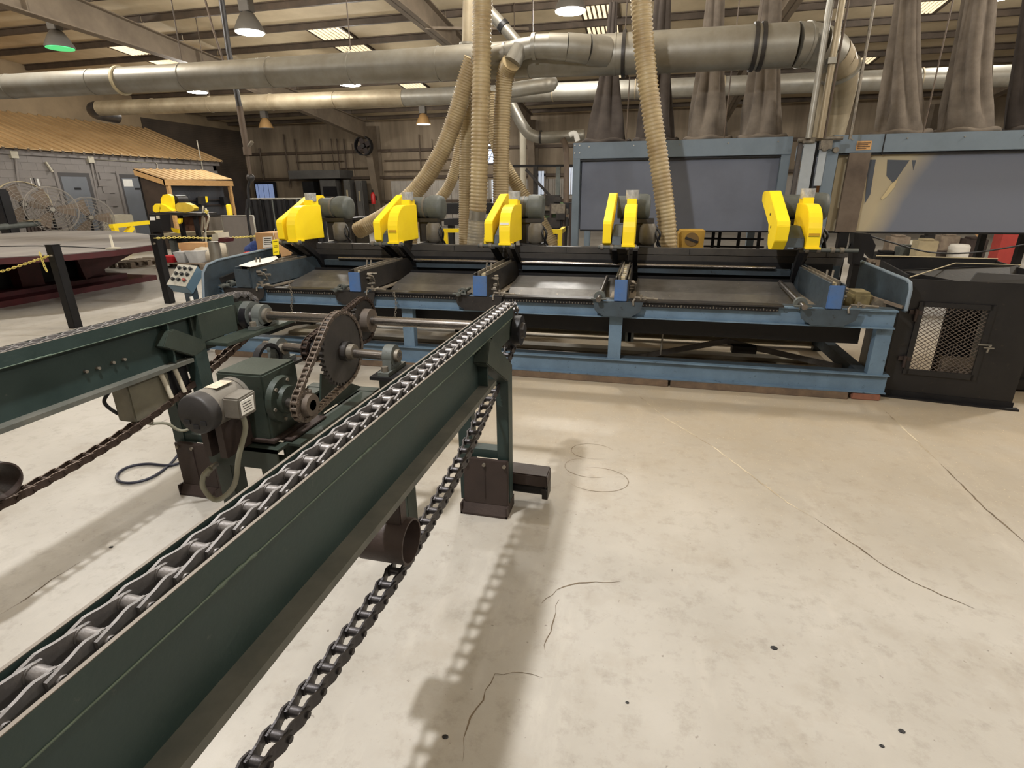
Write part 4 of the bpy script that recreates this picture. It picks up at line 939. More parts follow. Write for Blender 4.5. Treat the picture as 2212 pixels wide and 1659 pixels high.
# control panel
cp = thing('control_panel', 'grey tilted push button box with nine buttons beside the left post', 'control panel', tuple(at(408, 640, y=4.5)))
f0 = [at(386, 571, y=4.62), at(427, 575, y=4.62), at(402, 620, y=4.42), at(360, 615, y=4.42)]
nrm = (f0[1]-f0[0]).cross(f0[3]-f0[0]).normalized()
if nrm.y < 0: nrm = -nrm
bk = [p+nrm*.11 for p in f0]
MB().hexa([tuple(f0[3]), tuple(f0[2]), tuple(f0[1]), tuple(f0[0])]+[tuple(bk[3]), tuple(bk[2]), tuple(bk[1]), tuple(bk[0])]).build('enclosure', mat('panel_blue_box', (96, 122, 140), .5, .1), cp, bevel=.004)
fp = [p - nrm*.002 for p in f0]
MB().prism([tuple(p) for p in fp], tuple(-nrm*.003)).build('face_plate', mat('panel_face', (186, 184, 174), .5, .1, (164, 162, 152), 20, .5), cp)
for r_ in range(3):
    for c_ in range(3):
        s_, t_ = .2+.29*c_, .2+.27*r_
        q = f0[0].lerp(f0[1], s_).lerp(f0[3].lerp(f0[2], s_), t_)
        red = (r_ == 2 and c_ == 2)
        b_ = MB().cyl(q-nrm*.004, q-nrm*.010, .021, n=16).build('button_ring', motorg, cp)
        MB().cyl(q-nrm*.010, q-nrm*.03, .015, n=14).build('button_cap', mat('dull_red_button', (150, 60, 52), .5) if red else rubber, b_)
MB().box(f0[3].x+.11, f0[3].x+.2, 4.5, 4.58, 0, f0[3].z-.02).build('post', bluedk, cp)
MB().tube(spline([bk[2]-Vector((.03, 0, .03)), bk[2]+Vector((.0, -.02, -.09)), bk[2]+Vector((.08, -.05, -.2)), bk[2]+Vector((.12, 0, -.45))], 5), .016, 8).build('conduit', white, cp)

# ---- cabinet with mesh door
cb = thing('waste_cabinet', 'black steel cabinet with expanded mesh door at right end of the saw line', 'cabinet', (2.3, 4.9, 0))
p0, p1 = Vector((1.885, 4.60, 0)), Vector((2.70, 4.475, 0)); e = (p1-p0).normalized(); nn = Vector((-e.y, e.x, 0)); Wd = (p1-p0).length
pt = lambda s, d, z: tuple(p0+e*s+nn*d+Vector((0, 0, z)))
def slab(mb, s0, s1, z0, z1, d0=0, d1=.012):
    return mb.hexa([pt(s0, d0, z0), pt(s1, d0, z0), pt(s1, d1, z0), pt(s0, d1, z0), pt(s0, d0, z1), pt(s1, d0, z1), pt(s1, d1, z1), pt(s0, d1, z1)])
mb = MB(); ds0, ds1, dz0, dz1 = .13, .55, .215, .735
slab(mb, 0, ds0, 0, .915); slab(mb, ds1, Wd, 0, .915); slab(mb, ds0, ds1, 0, dz0); slab(mb, ds0, ds1, dz1, .915)
mb.build('front_panel', blacktar, cb)
mb = MB(); slab(mb, 0, .012, 0, .945, .012, .95); mb.build('side_panel', blacktar, cb)
mb = MB(); slab(mb, Wd-.012, Wd, 0, .97, .012, .95); mb.build('side_panel', blacktar, cb)
mb = MB(); slab(mb, 0, Wd, .62, .985, .94, .95); mb.build('rear_panel', blacktar, cb)
mb = MB(); mb.hexa([pt(.0, .35, .80), pt(Wd, .35, .80), pt(Wd, .36, .80), pt(0, .36, .80), pt(.0, .35, .935), pt(Wd, .55, .985), pt(Wd, .56, .985), pt(0, .36, .935)]); mb.build('divider_panel', blacktar, cb)
MB().tube([pt(.02, .02, .925), pt(.42, .52, .985), pt(Wd+.02, .56, .982)], .005, 6).build('top_edge', tanpan, cb)
MB().tube([pt(-.05, .9, .985), pt(.3, .94, .985), pt(Wd, .945, .985)], .006, 6).build('top_edge', tanpan, cb)
mb = MB(); mb.hexa([pt(.38, .0, .915), pt(Wd+.1, 0, .915), pt(Wd+.1, .02, .915), pt(.38, .02, .915), pt(.42, .04, .975), pt(Wd+.1, .04, .965), pt(Wd+.1, .06, .965), pt(.42, .06, .975)]); mb.build('top_flap', blacktar, cb)
mb = MB(); slab(mb, -.02, Wd+.035, 0, .014, -.05, .0); slab(mb, -.005, Wd+.01, .014, .05, -.008, 0); mb.build('base_angle', blackst, cb)
mb = MB(); w_ = .035
slab(mb, ds0-.02, ds0+w_-.02, dz0-.02, dz1+.02, -.016, -.001); slab(mb, ds1-w_+.02, ds1+.02, dz0-.02, dz1+.02, -.016, -.001); slab(mb, ds0, ds1, dz0-.02, dz0+.02, -.016, -.001); slab(mb, ds0, ds1, dz1-.015, dz1+.02, -.016, -.001)
dr = mb.build('mesh_door', blacktar, cb)
mb = MB(); nx, nz = 11, 34
cw, chh = (ds1-ds0)/nx, (dz1-dz0)/nz
for j in range(nz):
    for i in range(nx):
        s0 = ds0+i*cw + (cw/2 if j % 2 else 0); z0 = dz0+j*chh
        for sg in (-1, 1):
            s1 = s0+sg*cw/2
            if not (ds0-.001 <= s1 <= ds1+.001 and ds0-.001 <= s0 <= ds1+.001): continue
            mb.bar(pt(s0, .004, z0), pt(s1, .004, z0+chh), .0045, .004, up=tuple(nn))
o = mb.build('expanded_mesh', mat('mesh_steel', (112, 102, 94), .5, .4, (80, 72, 66), 10, .6), dr); o['kind'] = 'stuff'
mb = MB(); slab(mb, ds1-.03, ds1+.05, .465, .475, -.026, -.016); mb.cyl(pt(ds1+.03, -.02, .47), pt(ds1+.03, -.06, .47), .006, n=8); mb.bar(pt(ds1+.0, -.045, .455), pt(ds1+.06, -.045, .455), .008, .008); mb.bar(pt(ds1+.03, -.045, .455), pt(ds1+.025, -.045, .42), .01, .01); mb.build('latch', galv, dr)
mb = MB(); slab(mb, ds1-.13, ds1+.1, .03, .8, .45, .46); slab(mb, .02, .3, .02, .3, .6, .61); mb.build('inner_baffle', blacktar, cb)
for z in (.30, .66):
    mb = MB(); slab(mb, ds0-.07, ds0+.01, z, z+.03, -.02, -.001); mb.cyl(pt(ds0-.03, -.03, z-.05), pt(ds0-.03, -.03, z+.04), .012, n=10); mb.build('hinge', brownst, dr)
mb = MB(); mb.hexa([pt(.45, .3, 0), pt(.75, .3, 0), pt(.75, .45, 0), pt(.45, .45, 0), pt(.45, .3, .2), pt(.75, .3, .2), pt(.75, .45, .25), pt(.45, .45, .25)])
one('sawdust_block', mb, woodg, 'pale block of wood waste seen inside the black cabinet through the mesh', 'waste wood')
mb = MB(); mb.box(2.82, 3.4, 4.9, 5.3, .02, .10); mb.box(2.85, 3.4, 4.95, 5.3, .10, .75); one('black_bin', mb, blacktar, 'black box cut by the right edge beyond the mesh cabinet', 'bin')

# ================================================================ DUST COLLECTORS
h1 = thing('dust_hood', 'blue grey dust collector hood with plain grey panel behind the fourth saw', 'dust collector', (.3, 8.3, 0))
def hood(t, x0, x1, post_l, post_r):
    yf, yb_, zt, zl, zp = 7.5, 9.1, 2.12, 1.93, 1.06
    MB().box(x0, x1, yf-.06, yf+.06, zl, zt).build('header_beam', bluegrey, t, bevel=.004)
    MB().box(x0, x1, yb_-.06, yb_+.06, zl, zt).build('rear_header_beam', bluegrey, t)
    MB().box(x0, x1, yf+.06, yb_-.06, zt-.02, zt-.002).build('top_plate', bluegrey, t)
    MB().box(x0+.09, x1-.02, yf-.035, yf-.015, zl-.022, zl).build('lip_strip', blackst, t)
    MB().box(x0+.11, x1-.02, yf+.02, yf+.035, zp, zl).build('front_panel', greypan, t)
    MB().box(x0+.11, x1-.02, yf+.015, yf+.04, zp-.02, zp).build('panel_hem', blackst, t)
    MB().box(x0+.1, x1-.02, yb_, yb_+.015, zp, zl).build('rear_panel', greypan, t)
    MB().box(x0+.08, x0+.1, yf+.05, yb_, zp, zl).build('side_panel', greypan, t)
    if post_l:
        for y in (yf, yb_): MB().box(x0, x0+.09, y-.06, y+.06, 0, zl).build('post', bluegrey, t)
    if post_r:
        for y in (yf, yb_): MB().box(x1-.1, x1, y-.05, y+.05, 0, zl).build('post', bluegrey, t)
    for x in np.arange(x0+.2, x1-.1, .55): MB().cyl((x, yf-.06, zt-.05), (x, yf-.068, zt-.05), .009, n=7).build('bolt', galv, t)
hood(h1, -1.0, 1.56, True, True)
for (x, z) in ((-.98, 2.09), (-.92, 2.09), (-.98, 2.0), (-.92, 2.0)): MB().cyl((x, 7.44, z), (x, 7.43, z), .010, n=7).build('bolt', galv, h1)
h2 = thing('dust_hood', 'blue grey dust collector hood with torn tan patch on its panel at right', 'dust collector', (3.6, 8.3, 0))
hood(h2, 1.98, 5.6, False, True)
MB().box(2.18, 2.40, 7.44, 7.49, 1.06, 1.93).build('post_wrap', mat('brown_wrap', (112, 98, 84), .75, 0, (84, 72, 62), 3, .7), h2)
MB().box(2.24, 2.34, 7.46, 7.56, 0, 1.06).build('post', blackst, h2)
MB().box(2.50, 2.512, 7.435, 7.445, 1.90, 2.12).build('header_joint', blackst, h2)
gm2 = bpy.data.materials.new('overspray_panel'); gm2.use_nodes = True
_N = gm2.node_tree.nodes; _L = gm2.node_tree.links; _b = _N['Principled BSDF']; _b.inputs['Roughness'].default_value = .6
_tc = _N.new('ShaderNodeTexCoord'); _sx = _N.new('ShaderNodeSeparateXYZ'); _L.new(_tc.outputs['Object'], _sx.inputs[0])
_p0, _p1 = at(1985, 345, y=7.52), at(1880, 505, y=7.52); _k = (_p0.x-_p1.x)/(_p0.z-_p1.z)
_m1 = _N.new('ShaderNodeMath'); _m1.operation = 'MULTIPLY_ADD'; _L.new(_sx.outputs[2], _m1.inputs[0]); _m1.inputs[1].default_value = -_k; _L.new(_sx.outputs[0], _m1.inputs[2])
_nz = _N.new('ShaderNodeTexNoise'); _nz.inputs['Scale'].default_value = 2.2; _L.new(_tc.outputs['Object'], _nz.inputs[0])
_m2 = _N.new('ShaderNodeMath'); _m2.operation = 'MULTIPLY_ADD'; _L.new(_nz.outputs[0], _m2.inputs[0]); _m2.inputs[1].default_value = .25; _L.new(_m1.outputs[0], _m2.inputs[2])
_mr = _N.new('ShaderNodeMapRange'); _c0 = (_p1.x-3.6)-_k*_p1.z+.125; _mr.inputs['From Min'].default_value = _c0-.13; _mr.inputs['From Max'].default_value = _c0+.16; _L.new(_m2.outputs[0], _mr.inputs[0])
_mx = _N.new('ShaderNodeMix'); _mx.data_type = 'RGBA'; _L.new(_mr.outputs[0], _mx.inputs[0]); _mx.inputs[6].default_value = lin((178, 166, 138)); _mx.inputs[7].default_value = lin((108, 114, 128)); _L.new(_mx.outputs[2], _b.inputs['Base Color'])
for o_ in h2.children:
    if o_.name.startswith('front_panel'): o_.data.materials[0] = gm2
for PP in ([(1917, 345), (1965, 346), (1930, 396), (1915, 380)], [(1970, 346), (1979, 346), (1973, 368)], [(1876, 345), (1892, 345), (1880, 420), (1868, 440)]):
    a = [at(u, v, y=7.516) for u, v in PP]
    MB().prism([tuple(p) for p in a], (0, .003, 0)).build('torn_edge', mat('torn_dark_paint', (74, 80, 90), .6), h2)
PT = [(1875, 345), (1917, 345), (1915, 382), (1928, 396), (1968, 348), (1972, 366), (1980, 346), (1995, 345), (1992, 390), (1975, 430), (1950, 470), (1925, 496), (1862, 496)]
a = [at(u, v, y=7.510) for u, v in ((1903, 428), (1908, 422), (1925, 398), (1940, 385), (1932, 405), (1915, 425), (1905, 432))]
MB().prism([tuple(p) for p in a], (0, .003, 0)).build('torn_flap', mat('flap_tan', (196, 180, 140), .7), h2)
a = [at(u, v, y=7.436) for u, v in ((1852, 305), (1884, 304), (1881, 323), (1848, 325))]
st = MB().prism([tuple(p) for p in a], (0, .003, 0)).build('sticker', mat('tan_sticker', (216, 170, 112), .6, 0, (190, 140, 84), 30, .5), h2)
for k, w2 in enumerate((28, 22, 26, 18)): MB().bar(at(1853-k*.6, 309+k*4, y=7.435), at(1853+w2, 308.6+k*4, y=7.435), .002, .006).build('print_line', brownst, st)
MB().box(2.02, 2.1, 7.9, 7.95, .0, 1.75).build('plywood_strip', mat('plywood', (186, 130, 80), .7), h2)
# bag houses
def bag(label, u0, u1, ut, vt, wt, m, y=8.25, seed=1, vb=293):
    a = at(u0, vb, y=y); b = at(u1, vb, y=y); c = at(ut, vt, y=y)
    zb = 2.125; cx_ = (a.x+b.x)/2; r0 = (b.x-a.x)/2*.86; rt = wt/2/F_PX*y*1.05
    top = Vector((cx_+(c.x-cx_), y, c.z)); H = top.z-zb
    t = thing('dust_bag', label, 'dust bag', (cx_, y, zb), 'dust bags on the collector hoods')
    r = random.Random(seed); ph = r.random()*6; nf = 6; N = 72; rows = []
    for k in range(26):
        s = k/25; z = zb+.03+(H-.03)*s
        cen = Vector((cx_, y, 0)).lerp(Vector((top.x, y, 0)), s**.8)
        rad = rt+(r0-rt)*((1-s)**1.8)
        amp = .26*min(1, s*6)*(1-.25*s)
        row = []
        for q in range(N+1):
            th = 2*PI*q/N
            f = 1-amp*.5+amp*1.6*(abs(math.cos(nf/2*th+ph+.9*math.sin(s*3+seed)))-.45)+.12*min(1, s*5)*math.cos(3*th+seed)
            row.append((cen.x+rad*f*math.cos(th), cen.y+rad*f*math.sin(th)*.9, z))
        rows.append(row)
    mb = MB(); mb.grid(rows); mb.build('bag_cloth', m, t)
    Q = [(cx_+r0*1.08*(1+.03*math.sin(7*th))*math.cos(th), y+r0*1.0*math.sin(th), zb+.045+.014*math.sin(5*th+seed)) for th in np.linspace(0, 2*PI, 49)[:-1]]
    MB().tube(Q, .034, 8, closed=True).build('rolled_hem', m, t)
    MB().pipe((cx_, y, zb+.002), (cx_, y, zb+.028), r0*1.07, r0*1.0, 32).build('clamp_ring', darkmat, t)
    for q in range(4):
        th = -PI/2-.9+q*.6; MB().box(cx_+r0*1.08*math.cos(th)-.02, cx_+r0*1.08*math.cos(th)+.02, y+r0*1.08*math.sin(th)-.01, y+r0*1.08*math.sin(th)+.01, zb+.006, zb+.03).build('clamp', galv, t)
    MB().cyl((top.x, y, top.z-.02), (top.x, y, zr(y)-.005), .01, n=6).build('hanger_cord', girtm, t)
bag('dark dust bag left of the hose on the plain hood, tip above the duct', 1256, 1362, 1324, 6, 14, clothd, seed=1)
bag('dark dust bag behind the hose over the plain hood', 1366, 1466, 1436, -60, 24, clothd, seed=2)
bag('tan dust bag third along the plain hood', 1476, 1582, 1552, -70, 26, cloth, seed=3)
bag('grey brown dust bag at the right end of the plain hood', 1592, 1700, 1676, -90, 30, cloth, seed=4)
bag('tall dust bag at the left end of the torn hood', 1880, 2008, 1972, -90, 30, cloth, seed=5)
bag('tall folded dust bag in the middle of the torn hood', 2018, 2152, 2128, -90, 40, cloth, seed=6)
bag('dust bag cut by the right edge of the photo', 2160, 2300, 2262, -120, 40, clothd, seed=7)
for (u0, v0, u1, v1, yy) in ((1360, 170, 1358, 290, 7.9), (1586, 100, 1588, 290, 7.9), (2052, 30, 2030, 285, 7.6)):
    a = at(u0, v0, y=yy); MB().cyl((a.x, yy, 2.115), (a.x, yy, 4.6), .008, n=6).build('bag_frame_rod', girtm, h1 if u0 < 1800 else h2)
# mast between the hoods
ms = thing('lift_mast', 'grey lift mast with twin bright vertical pipes between the two hoods', 'mast', (1.75, 7.2, 0))
MB().box(1.575, 1.62, 7.2, 7.25, 0, 2.07).build('guide_rail', mat('brown_grey_rail', (96, 92, 90), .6, .2, (74, 66, 60), 6, .6), ms)
MB().box(1.625, 1.745, 7.17, 7.19, 1.35, 2.05).build('front_plate', mat('light_grey_plate', (172, 180, 186), .5, .1, (150, 156, 160), 4, .5), ms)
MB().box(1.625, 1.745, 7.19, 7.25, 0, 1.35).build('lower_plate', bluegrey, ms)
MB().box(1.75, 1.785, 7.22, 7.24, .9, 2.05).build('slot_back', blackst, ms)
MB().box(1.79, 1.865, 7.17, 7.19, 1.58, 2.02).build('front_plate', mat('light_grey_plate', (172, 180, 186)), ms)
MB().box(1.87, 1.995, 7.2, 7.23, 0, 2.05).build('rear_plate', bluegrey, ms)
mb = MB(); mb.cyl((1.55, 7.16, 2.06), (2.0, 7.16, 2.07), .022, n=10); mb.box(1.60, 1.72, 7.13, 7.19, 2.03, 2.075); mb.box(1.78, 1.9, 7.13, 7.19, 1.96, 2.05); mb.cyl((1.83, 7.12, 1.98), (1.83, 7.2, 1.98), .04, n=10); mb.cyl((1.95, 7.14, 1.95), (1.95, 7.2, 1.95), .03, n=10); mb.build('clamp_bracket', brass, ms)
MB().cyl((1.642, 7.10, 2.07), (1.640, 7.10, 4.7), .034, n=16).build('vertical_pipe', galv, ms)
MB().cyl((1.749, 7.10, 2.07), (1.749, 7.10, 4.7), .034, n=16).build('vertical_pipe', galvd, ms)
MB().cyl((1.80, 7.10, 2.07), (1.82, 7.10, 4.7), .012, n=8).build('cable', girtm, ms)
a = at(1876, 64, y=7.1); b = at(1838, 289, y=7.1)
MB().cyl((b.x, 7.1, 2.05), (a.x, 7.1, 4.7), .016, n=8).build('tie_rod', brass, ms)
mb = MB(); mb.box(1.70, 1.78, 7.05, 7.15, 2.78, 2.84); mb.build('pipe_clip', galv, ms)
MB().box(1.79, 1.99, 7.15, 7.21, 1.33, 1.45).build('mast_foot', bluegrey, ms)
mb = MB(); mb.cyl((1.88, 7.1, 1.36), (1.88, 7.2, 1.36), .05, n=14); mb.cyl((1.74, 7.12, 1.38), (1.74, 7.2, 1.38), .035, n=12); mb.build('mast_coupling', darkmat, ms)
# ================================================================ BACKGROUND
# ---- office block
ob = thing('office_block', 'grey block office with tan ribbed lean-to roof along the left wall', 'building', (-16.5, 12, 0))
XO = -16.5; EZ = 2.66
blockm = mat('grey_painted_block', (134, 128, 124), .75, 0, (116, 111, 108), 1.2, .6, .1, 30)
D1, D2 = (13.0, 13.95), (14.95, 15.85)
MB().box(XO-.2, XO-.03, 4.0, 19.3, 0, EZ).build('wall_core', mat('mortar_grey', (128, 123, 119), .85), ob)
MB().box(XO-3.0, XO-.03, 19.15, 19.3, 0, EZ).build('end_wall', blockm, ob)
bme = MB().box(0, .035, .002, .398, .002, .198).mesh('block', blockm)
for j in range(13):
    for i in range(20):
        y = 11.5+i*.4-(.2 if j % 2 else 0); z = j*.2
        if y+.4 > 19.32 or z+.2 > EZ+.01: continue
        if any(a-.05 < y+.4 and y < b+.05 and z < 2.2 for a, b in (D1, D2)): continue
        inst('block', bme, ob, (XO-.035, y, z))
MB().box(XO-.035, XO, 4.0, 11.3, 0, EZ).build('plain_wall', blockm, ob)
roofm = mat('tan_dusty_roof_sheet', (196, 166, 122), .6, .1, (170, 140, 98), 1.2, .6)
zo = lambda x: EZ+.06+(x-(XO+.2))*(-.385)
def slope(x0, x1, y0, y1, z0, z1):
    return [(x0, y0, z0), (x1, y0, z1), (x1, y1, z1), (x0, y1, z0)]
mb = MB(); mb.prism(slope(XL+.02, XO+.2, 4, 19.45, zo(XL), zo(XO+.2)), (0, 0, .02)); mb.build('roof_sheet', roofm, ob)
for k in range(50):
    y = 4.2+k*.31
    if y > 19.4: break
    MB().prism([(XL+.02, y-.03, zo(XL)+.02), (XO+.21, y-.03, zo(XO+.2)+.02), (XO+.21, y+.03, zo(XO+.2)+.02), (XL+.02, y+.03, zo(XL)+.02)], (0, 0, .04)).build('roof_rib', roofm, ob)
for k in range(50):
    y = 4.2+k*.31
    if y > 19.4: break
    MB().box(XO+.195, XO+.206, y-.035, y+.035, zo(XO+.2)-.05, zo(XO+.2)+.03).build('rib_closure', darkwall, ob)
MB().box(XO-.02, XO+.06, 4, 19.4, EZ-.08, EZ+.06).build('eave_trim', blockm, ob)
doorm = mat('grey_office_door', (112, 116, 122), .5, .1, (102, 106, 112), 2, .5)
for k, (a, b) in enumerate((D1, D2)):
    MB().box(XO-.03, XO+.02, a-.08, b+.08, 0, 2.25).build('door_frame', blockm, ob)
    MB().box(XO-.0, XO+.022, a, b, 0, 2.17).build('door_reveal', mat('dark_reveal', (70, 68, 68), .7), ob)
    d = MB().box(XO+.02, XO+.03, a+.06, b-.12, 0, 2.06).build('door', doorm, ob)
    yy = (a+b)/2+(.0 if k == 0 else .1)
    MB().box(XO+.03, XO+.036, yy-.1, yy+.1, 1.70, 1.76).build('door_sign', rubber, d)
    if k: MB().box(XO+.03, XO+.035, a+.08, a+.42, 1.80, 2.02).build('paper', white, d)
def on_wall(u, v): return at(u, v, x=XO+.03)
def wpipe(pts, r, nm='conduit', m=cream): return MB().tube([on_wall(u, v) for u, v in pts], r, 6).build(nm, m, ob)
wpipe([(36, 328), (100, 332), (190, 339), (250, 343)], .018); wpipe([(205, 342), (280, 347), (333, 349), (339, 354), (340, 364)], .018); wpipe([(205, 344), (300, 350), (400, 352)], .012)
wpipe([(33, 340), (41, 400)], .035, 'downpipe', blockm); wpipe([(196, 350), (214, 440)], .03, 'downpipe', blockm); wpipe([(203, 350), (215, 402)], .02, 'downpipe', blockm)
for (u, v) in ((28, 334), (194, 345)):
    p = on_wall(u, v); MB().box(XO, XO+.09, p.y-.09, p.y+.09, p.z-.09, p.z+.09).build('junction_box', cream, ob)
p = on_wall(97, 350); MB().bar((XO+.05, p.y, p.z), (XO+.05, p.y+.12, p.z-.25), .06, .04).build('lamp_bracket', cream, ob)
for (u0, v0, u1, v1, m) in ((66, 385, 73, 406, white), (74, 384, 79, 404, rubber), (80, 386, 88, 402, white)):
    a = on_wall(u0, v0); b = on_wall(u1, v1); MB().box(XO+.0, XO+.02, a.y, b.y, b.z, a.z).build('notice', m, ob)
a = at(435, 350, x=XO+.1); b = at(428, 303, x=XO+.1)
one('whip_aerial', MB().tube([(a.x, a.y, EZ-.25), (a.x, a.y-.02, b.z)], .02, 6), cream, 'thin pale pole rising past the office roof end', 'pole')

# ---- timber booth
bo = thing('timber_booth', 'open booth with tan ribbed roof and timber posts beside the office', 'booth', (-14.6, 15, 0))
XF, XB_ = -13.5, -14.5; ya, yb = 13.75, 16.25; zf_, zb_ = 1.93, 2.22
mb = MB(); mb.prism([(XB_, ya-.1, zb_), (XF, ya-.1, zf_), (XF, yb+.15, zf_+.05), (XB_, yb+.15, zb_+.05)], (0, 0, .03)); mb.build('roof_sheet', roofm, bo)
for k in range(11):
    y = ya-.05+k*.25
    MB().prism([(XB_, y, zb_+.03+.02*k/5), (XF+.01, y, zf_+.03+.02*k/5*.5), (XF+.01, y+.05, zf_+.03+.02*k/5*.5), (XB_, y+.05, zb_+.03+.02*k/5)], (0, 0, .025)).build('roof_rib', roofm, bo)
MB().box(XF-.05, XF+.01, ya-.1, yb+.15, zf_-.14, zf_+.02).build('fascia', wood, bo)
MB().prism([(XB_, ya-.1, zb_-.14), (XF, ya-.1, zf_-.14), (XF, ya-.1, zf_+.03), (XB_, ya-.1, zb_+.03)], (0, .04, 0)).build('fascia', wood, bo)
for y in (ya, yb-.02): MB().box(XF-.09, XF, y, y+.09, 0, zf_-.12).build('post', wood, bo)
MB().box(XB_, XB_+.04, ya, yb, 0, zb_).build('back_panel', blacktar, bo)
MB().prism([(XB_, ya+.02, .0), (XF-.09, ya+.02, 0), (XF-.09, ya+.02, zf_-.1), (XB_, ya+.02, zb_-.1)], (0, .03, 0)).build('side_panel', mat('brown_panel', (72, 58, 48), .7, 0, (56, 46, 38), 2, .6), bo)
MB().box(XF-.6, XF-.02, ya+.09, yb-.02, .86, .91).build('counter', darkmat, bo)
MB().box(XF-.05, XF-.03, ya+.09, yb-.02, .0, .86).build('front_panel', mat('grey_board', (110, 102, 94), .7, 0, (86, 80, 74), 2, .6), bo)
MB().box(XF-.3, XF-.28, ya+.09, yb-.02, .91, zf_-.14).build('glazing', mat('dim_glazing', (70, 72, 78), .25, 0, (52, 54, 58), 1.5, .5), bo)
for z in (1.2, 1.35): MB().box(XF-.27, XF-.2, ya+.09, yb-.02, z, z+.03).build('shelf_rail', brownst, bo)
for y in (14.9, 15.9): MB().box(XF-.2, XF-.05, y, y+.2, 1.2, 1.45).build('wall_box', rubber, bo)
one('bollard', MB().lathe([(.08, 0), (.08, 1.2), (.05, 1.24), (.0, 1.25)], (at(498, 470, x=-12.9).x, at(498, 470, x=-12.9).y, 0), n=16), yellow, 'yellow bollard standing right of the timber booth', 'bollard')

# ---- red lift table
rt = thing('lift_table', 'wide low maroon platform with grey sheet top at far left', 'platform', (-11.5, 7.5, 0))
top = [at(u, v, z=.77) for u, v in ((-160, 566), (0, 558), (150, 550), (250, 541), (338, 529), (350, 518), (330, 508), (235, 499), (120, 499), (0, 506), (-160, 512))]
MB().prism([(p.x, p.y, .69) for p in top], (0, 0, .08)).build('top_frame', redp, rt)
cen = sum(top, Vector())/len(top)
MB().prism([tuple(cen+(p-cen)*.995+Vector((0, 0, .001))) for p in top], (0, 0, .012)).build('top_sheet', mat('grey_sheet_top', (150, 146, 142), .5, .3, (120, 116, 114), 1.0, .8, stretch=(1, .25, 1)), rt)
MB().box(-13.8, -9.15, 4.6, 8.6, 0, .09).build('base_frame', redp, rt)
MB().box(-13.5, -9.5, 4.9, 8.3, .09, .16).build('base_step', redp, rt)
for (x, y) in ((-9.75, 5.2), (-9.75, 6.6), (-9.75, 7.7), (-13, 7.6)): MB().box(x-.25, x+.05, y, y+.35, .16, .69).build('lift_leg', redp, rt)
MB().prism([(-9.5, 7.5, .16), (-9.5, 9.0, .65), (-9.5, 9.0, .69), (-9.5, 7.4, .69)], (-.05, 0, 0)).build('gusset', redp, rt)
MB().box(-13.2, -9.9, 5.0, 8.2, .16, .65).build('lift_core', blackst, rt)
a = at(245, 538, z=.784); one('white_lamp', MB().lathe([(.09, 0), (.1, .02), (.02, .03), (.015, .2), (.0, .21)], tuple(a), n=14), cream, 'small white stand on the maroon platform top', 'stand')
one('air_line', MB().tube([at(0, 532, z=.79), at(80, 531, z=.79), at(160, 533, z=.79), at(240, 537, z=.79)], .008, 6), rubber, 'thin dark line lying across the platform top', 'cable')

# ---- posts with yellow chain
def post(u, v, z, label, w_=.052):
    a = at(u, v, z=z); t = thing('barrier_post', label, 'post', (a.x, a.y, 0), 'black barrier posts')
    MB().box(a.x-w_, a.x+w_, a.y-w_, a.y+w_, 0, z).build('post_tube', blackst, t, bevel=.004)
    mb = MB(); mb.box(a.x-w_-.004, a.x+w_+.004, a.y-w_-.004, a.y+w_+.004, z, z+.006); mb.build('post_cap', blacktar, t)
    mb = MB(); mb.cyl((a.x+.02, a.y-w_, z-.12), (a.x+.02, a.y-w_-.03, z-.12), .014, n=8); mb.build('eye_bolt', brass, t)
    return a
pa = post(113, 529, 1.0, 'black square barrier post nearest the camera at left')
pb_ = post(335, 507, 1.0, 'black square barrier post behind, left of the button box')
def pchain(label, pts, m=plast):
    P = resample(spline(pts, 10), .036); t = thing('barrier_chain', label, 'chain', tuple(P[0]))
    mb = MB(); q = [(.011*math.cos(a_), .026*math.sin(a_), 0) for a_ in np.linspace(0, 2*PI, 13)[:-1]]; mb.tube(q, .005, 5, closed=True); me = mb.mesh('link', m)
    for i in range(len(P)-1):
        d = (P[i+1]-P[i]).normalized()
        o = inst('link', me, t, tuple(P[i]), d.to_track_quat('Y', 'Z').to_euler())
        o.rotation_euler = (d.to_track_quat('Y', 'Z').to_matrix() @ Matrix.Rotation(PI/2*(i % 2), 3, 'Y')).to_euler()
pchain('yellow plastic chain sagging left from the nearest black post', [Vector((pa.x+.02, pa.y-.11, .88)), at(60, 568, y=5.0), at(0, 587, y=4.9), at(-60, 596, y=4.85)])
pchain('yellow plastic chain end hanging down the nearest black post', [Vector((pa.x-.09, pa.y-.1, .90)), Vector((pa.x-.075, pa.y-.1, .75)), Vector((pa.x-.05, pa.y-.1, .66))])
pchain('pale plastic chain stretched right from the second black post', [Vector((pb_.x+.1, pb_.y-.1, .96)), at(400, 513, y=6.7), at(470, 515, y=6.7), at(530, 512, y=6.6), at(590, 507, y=6.5)])

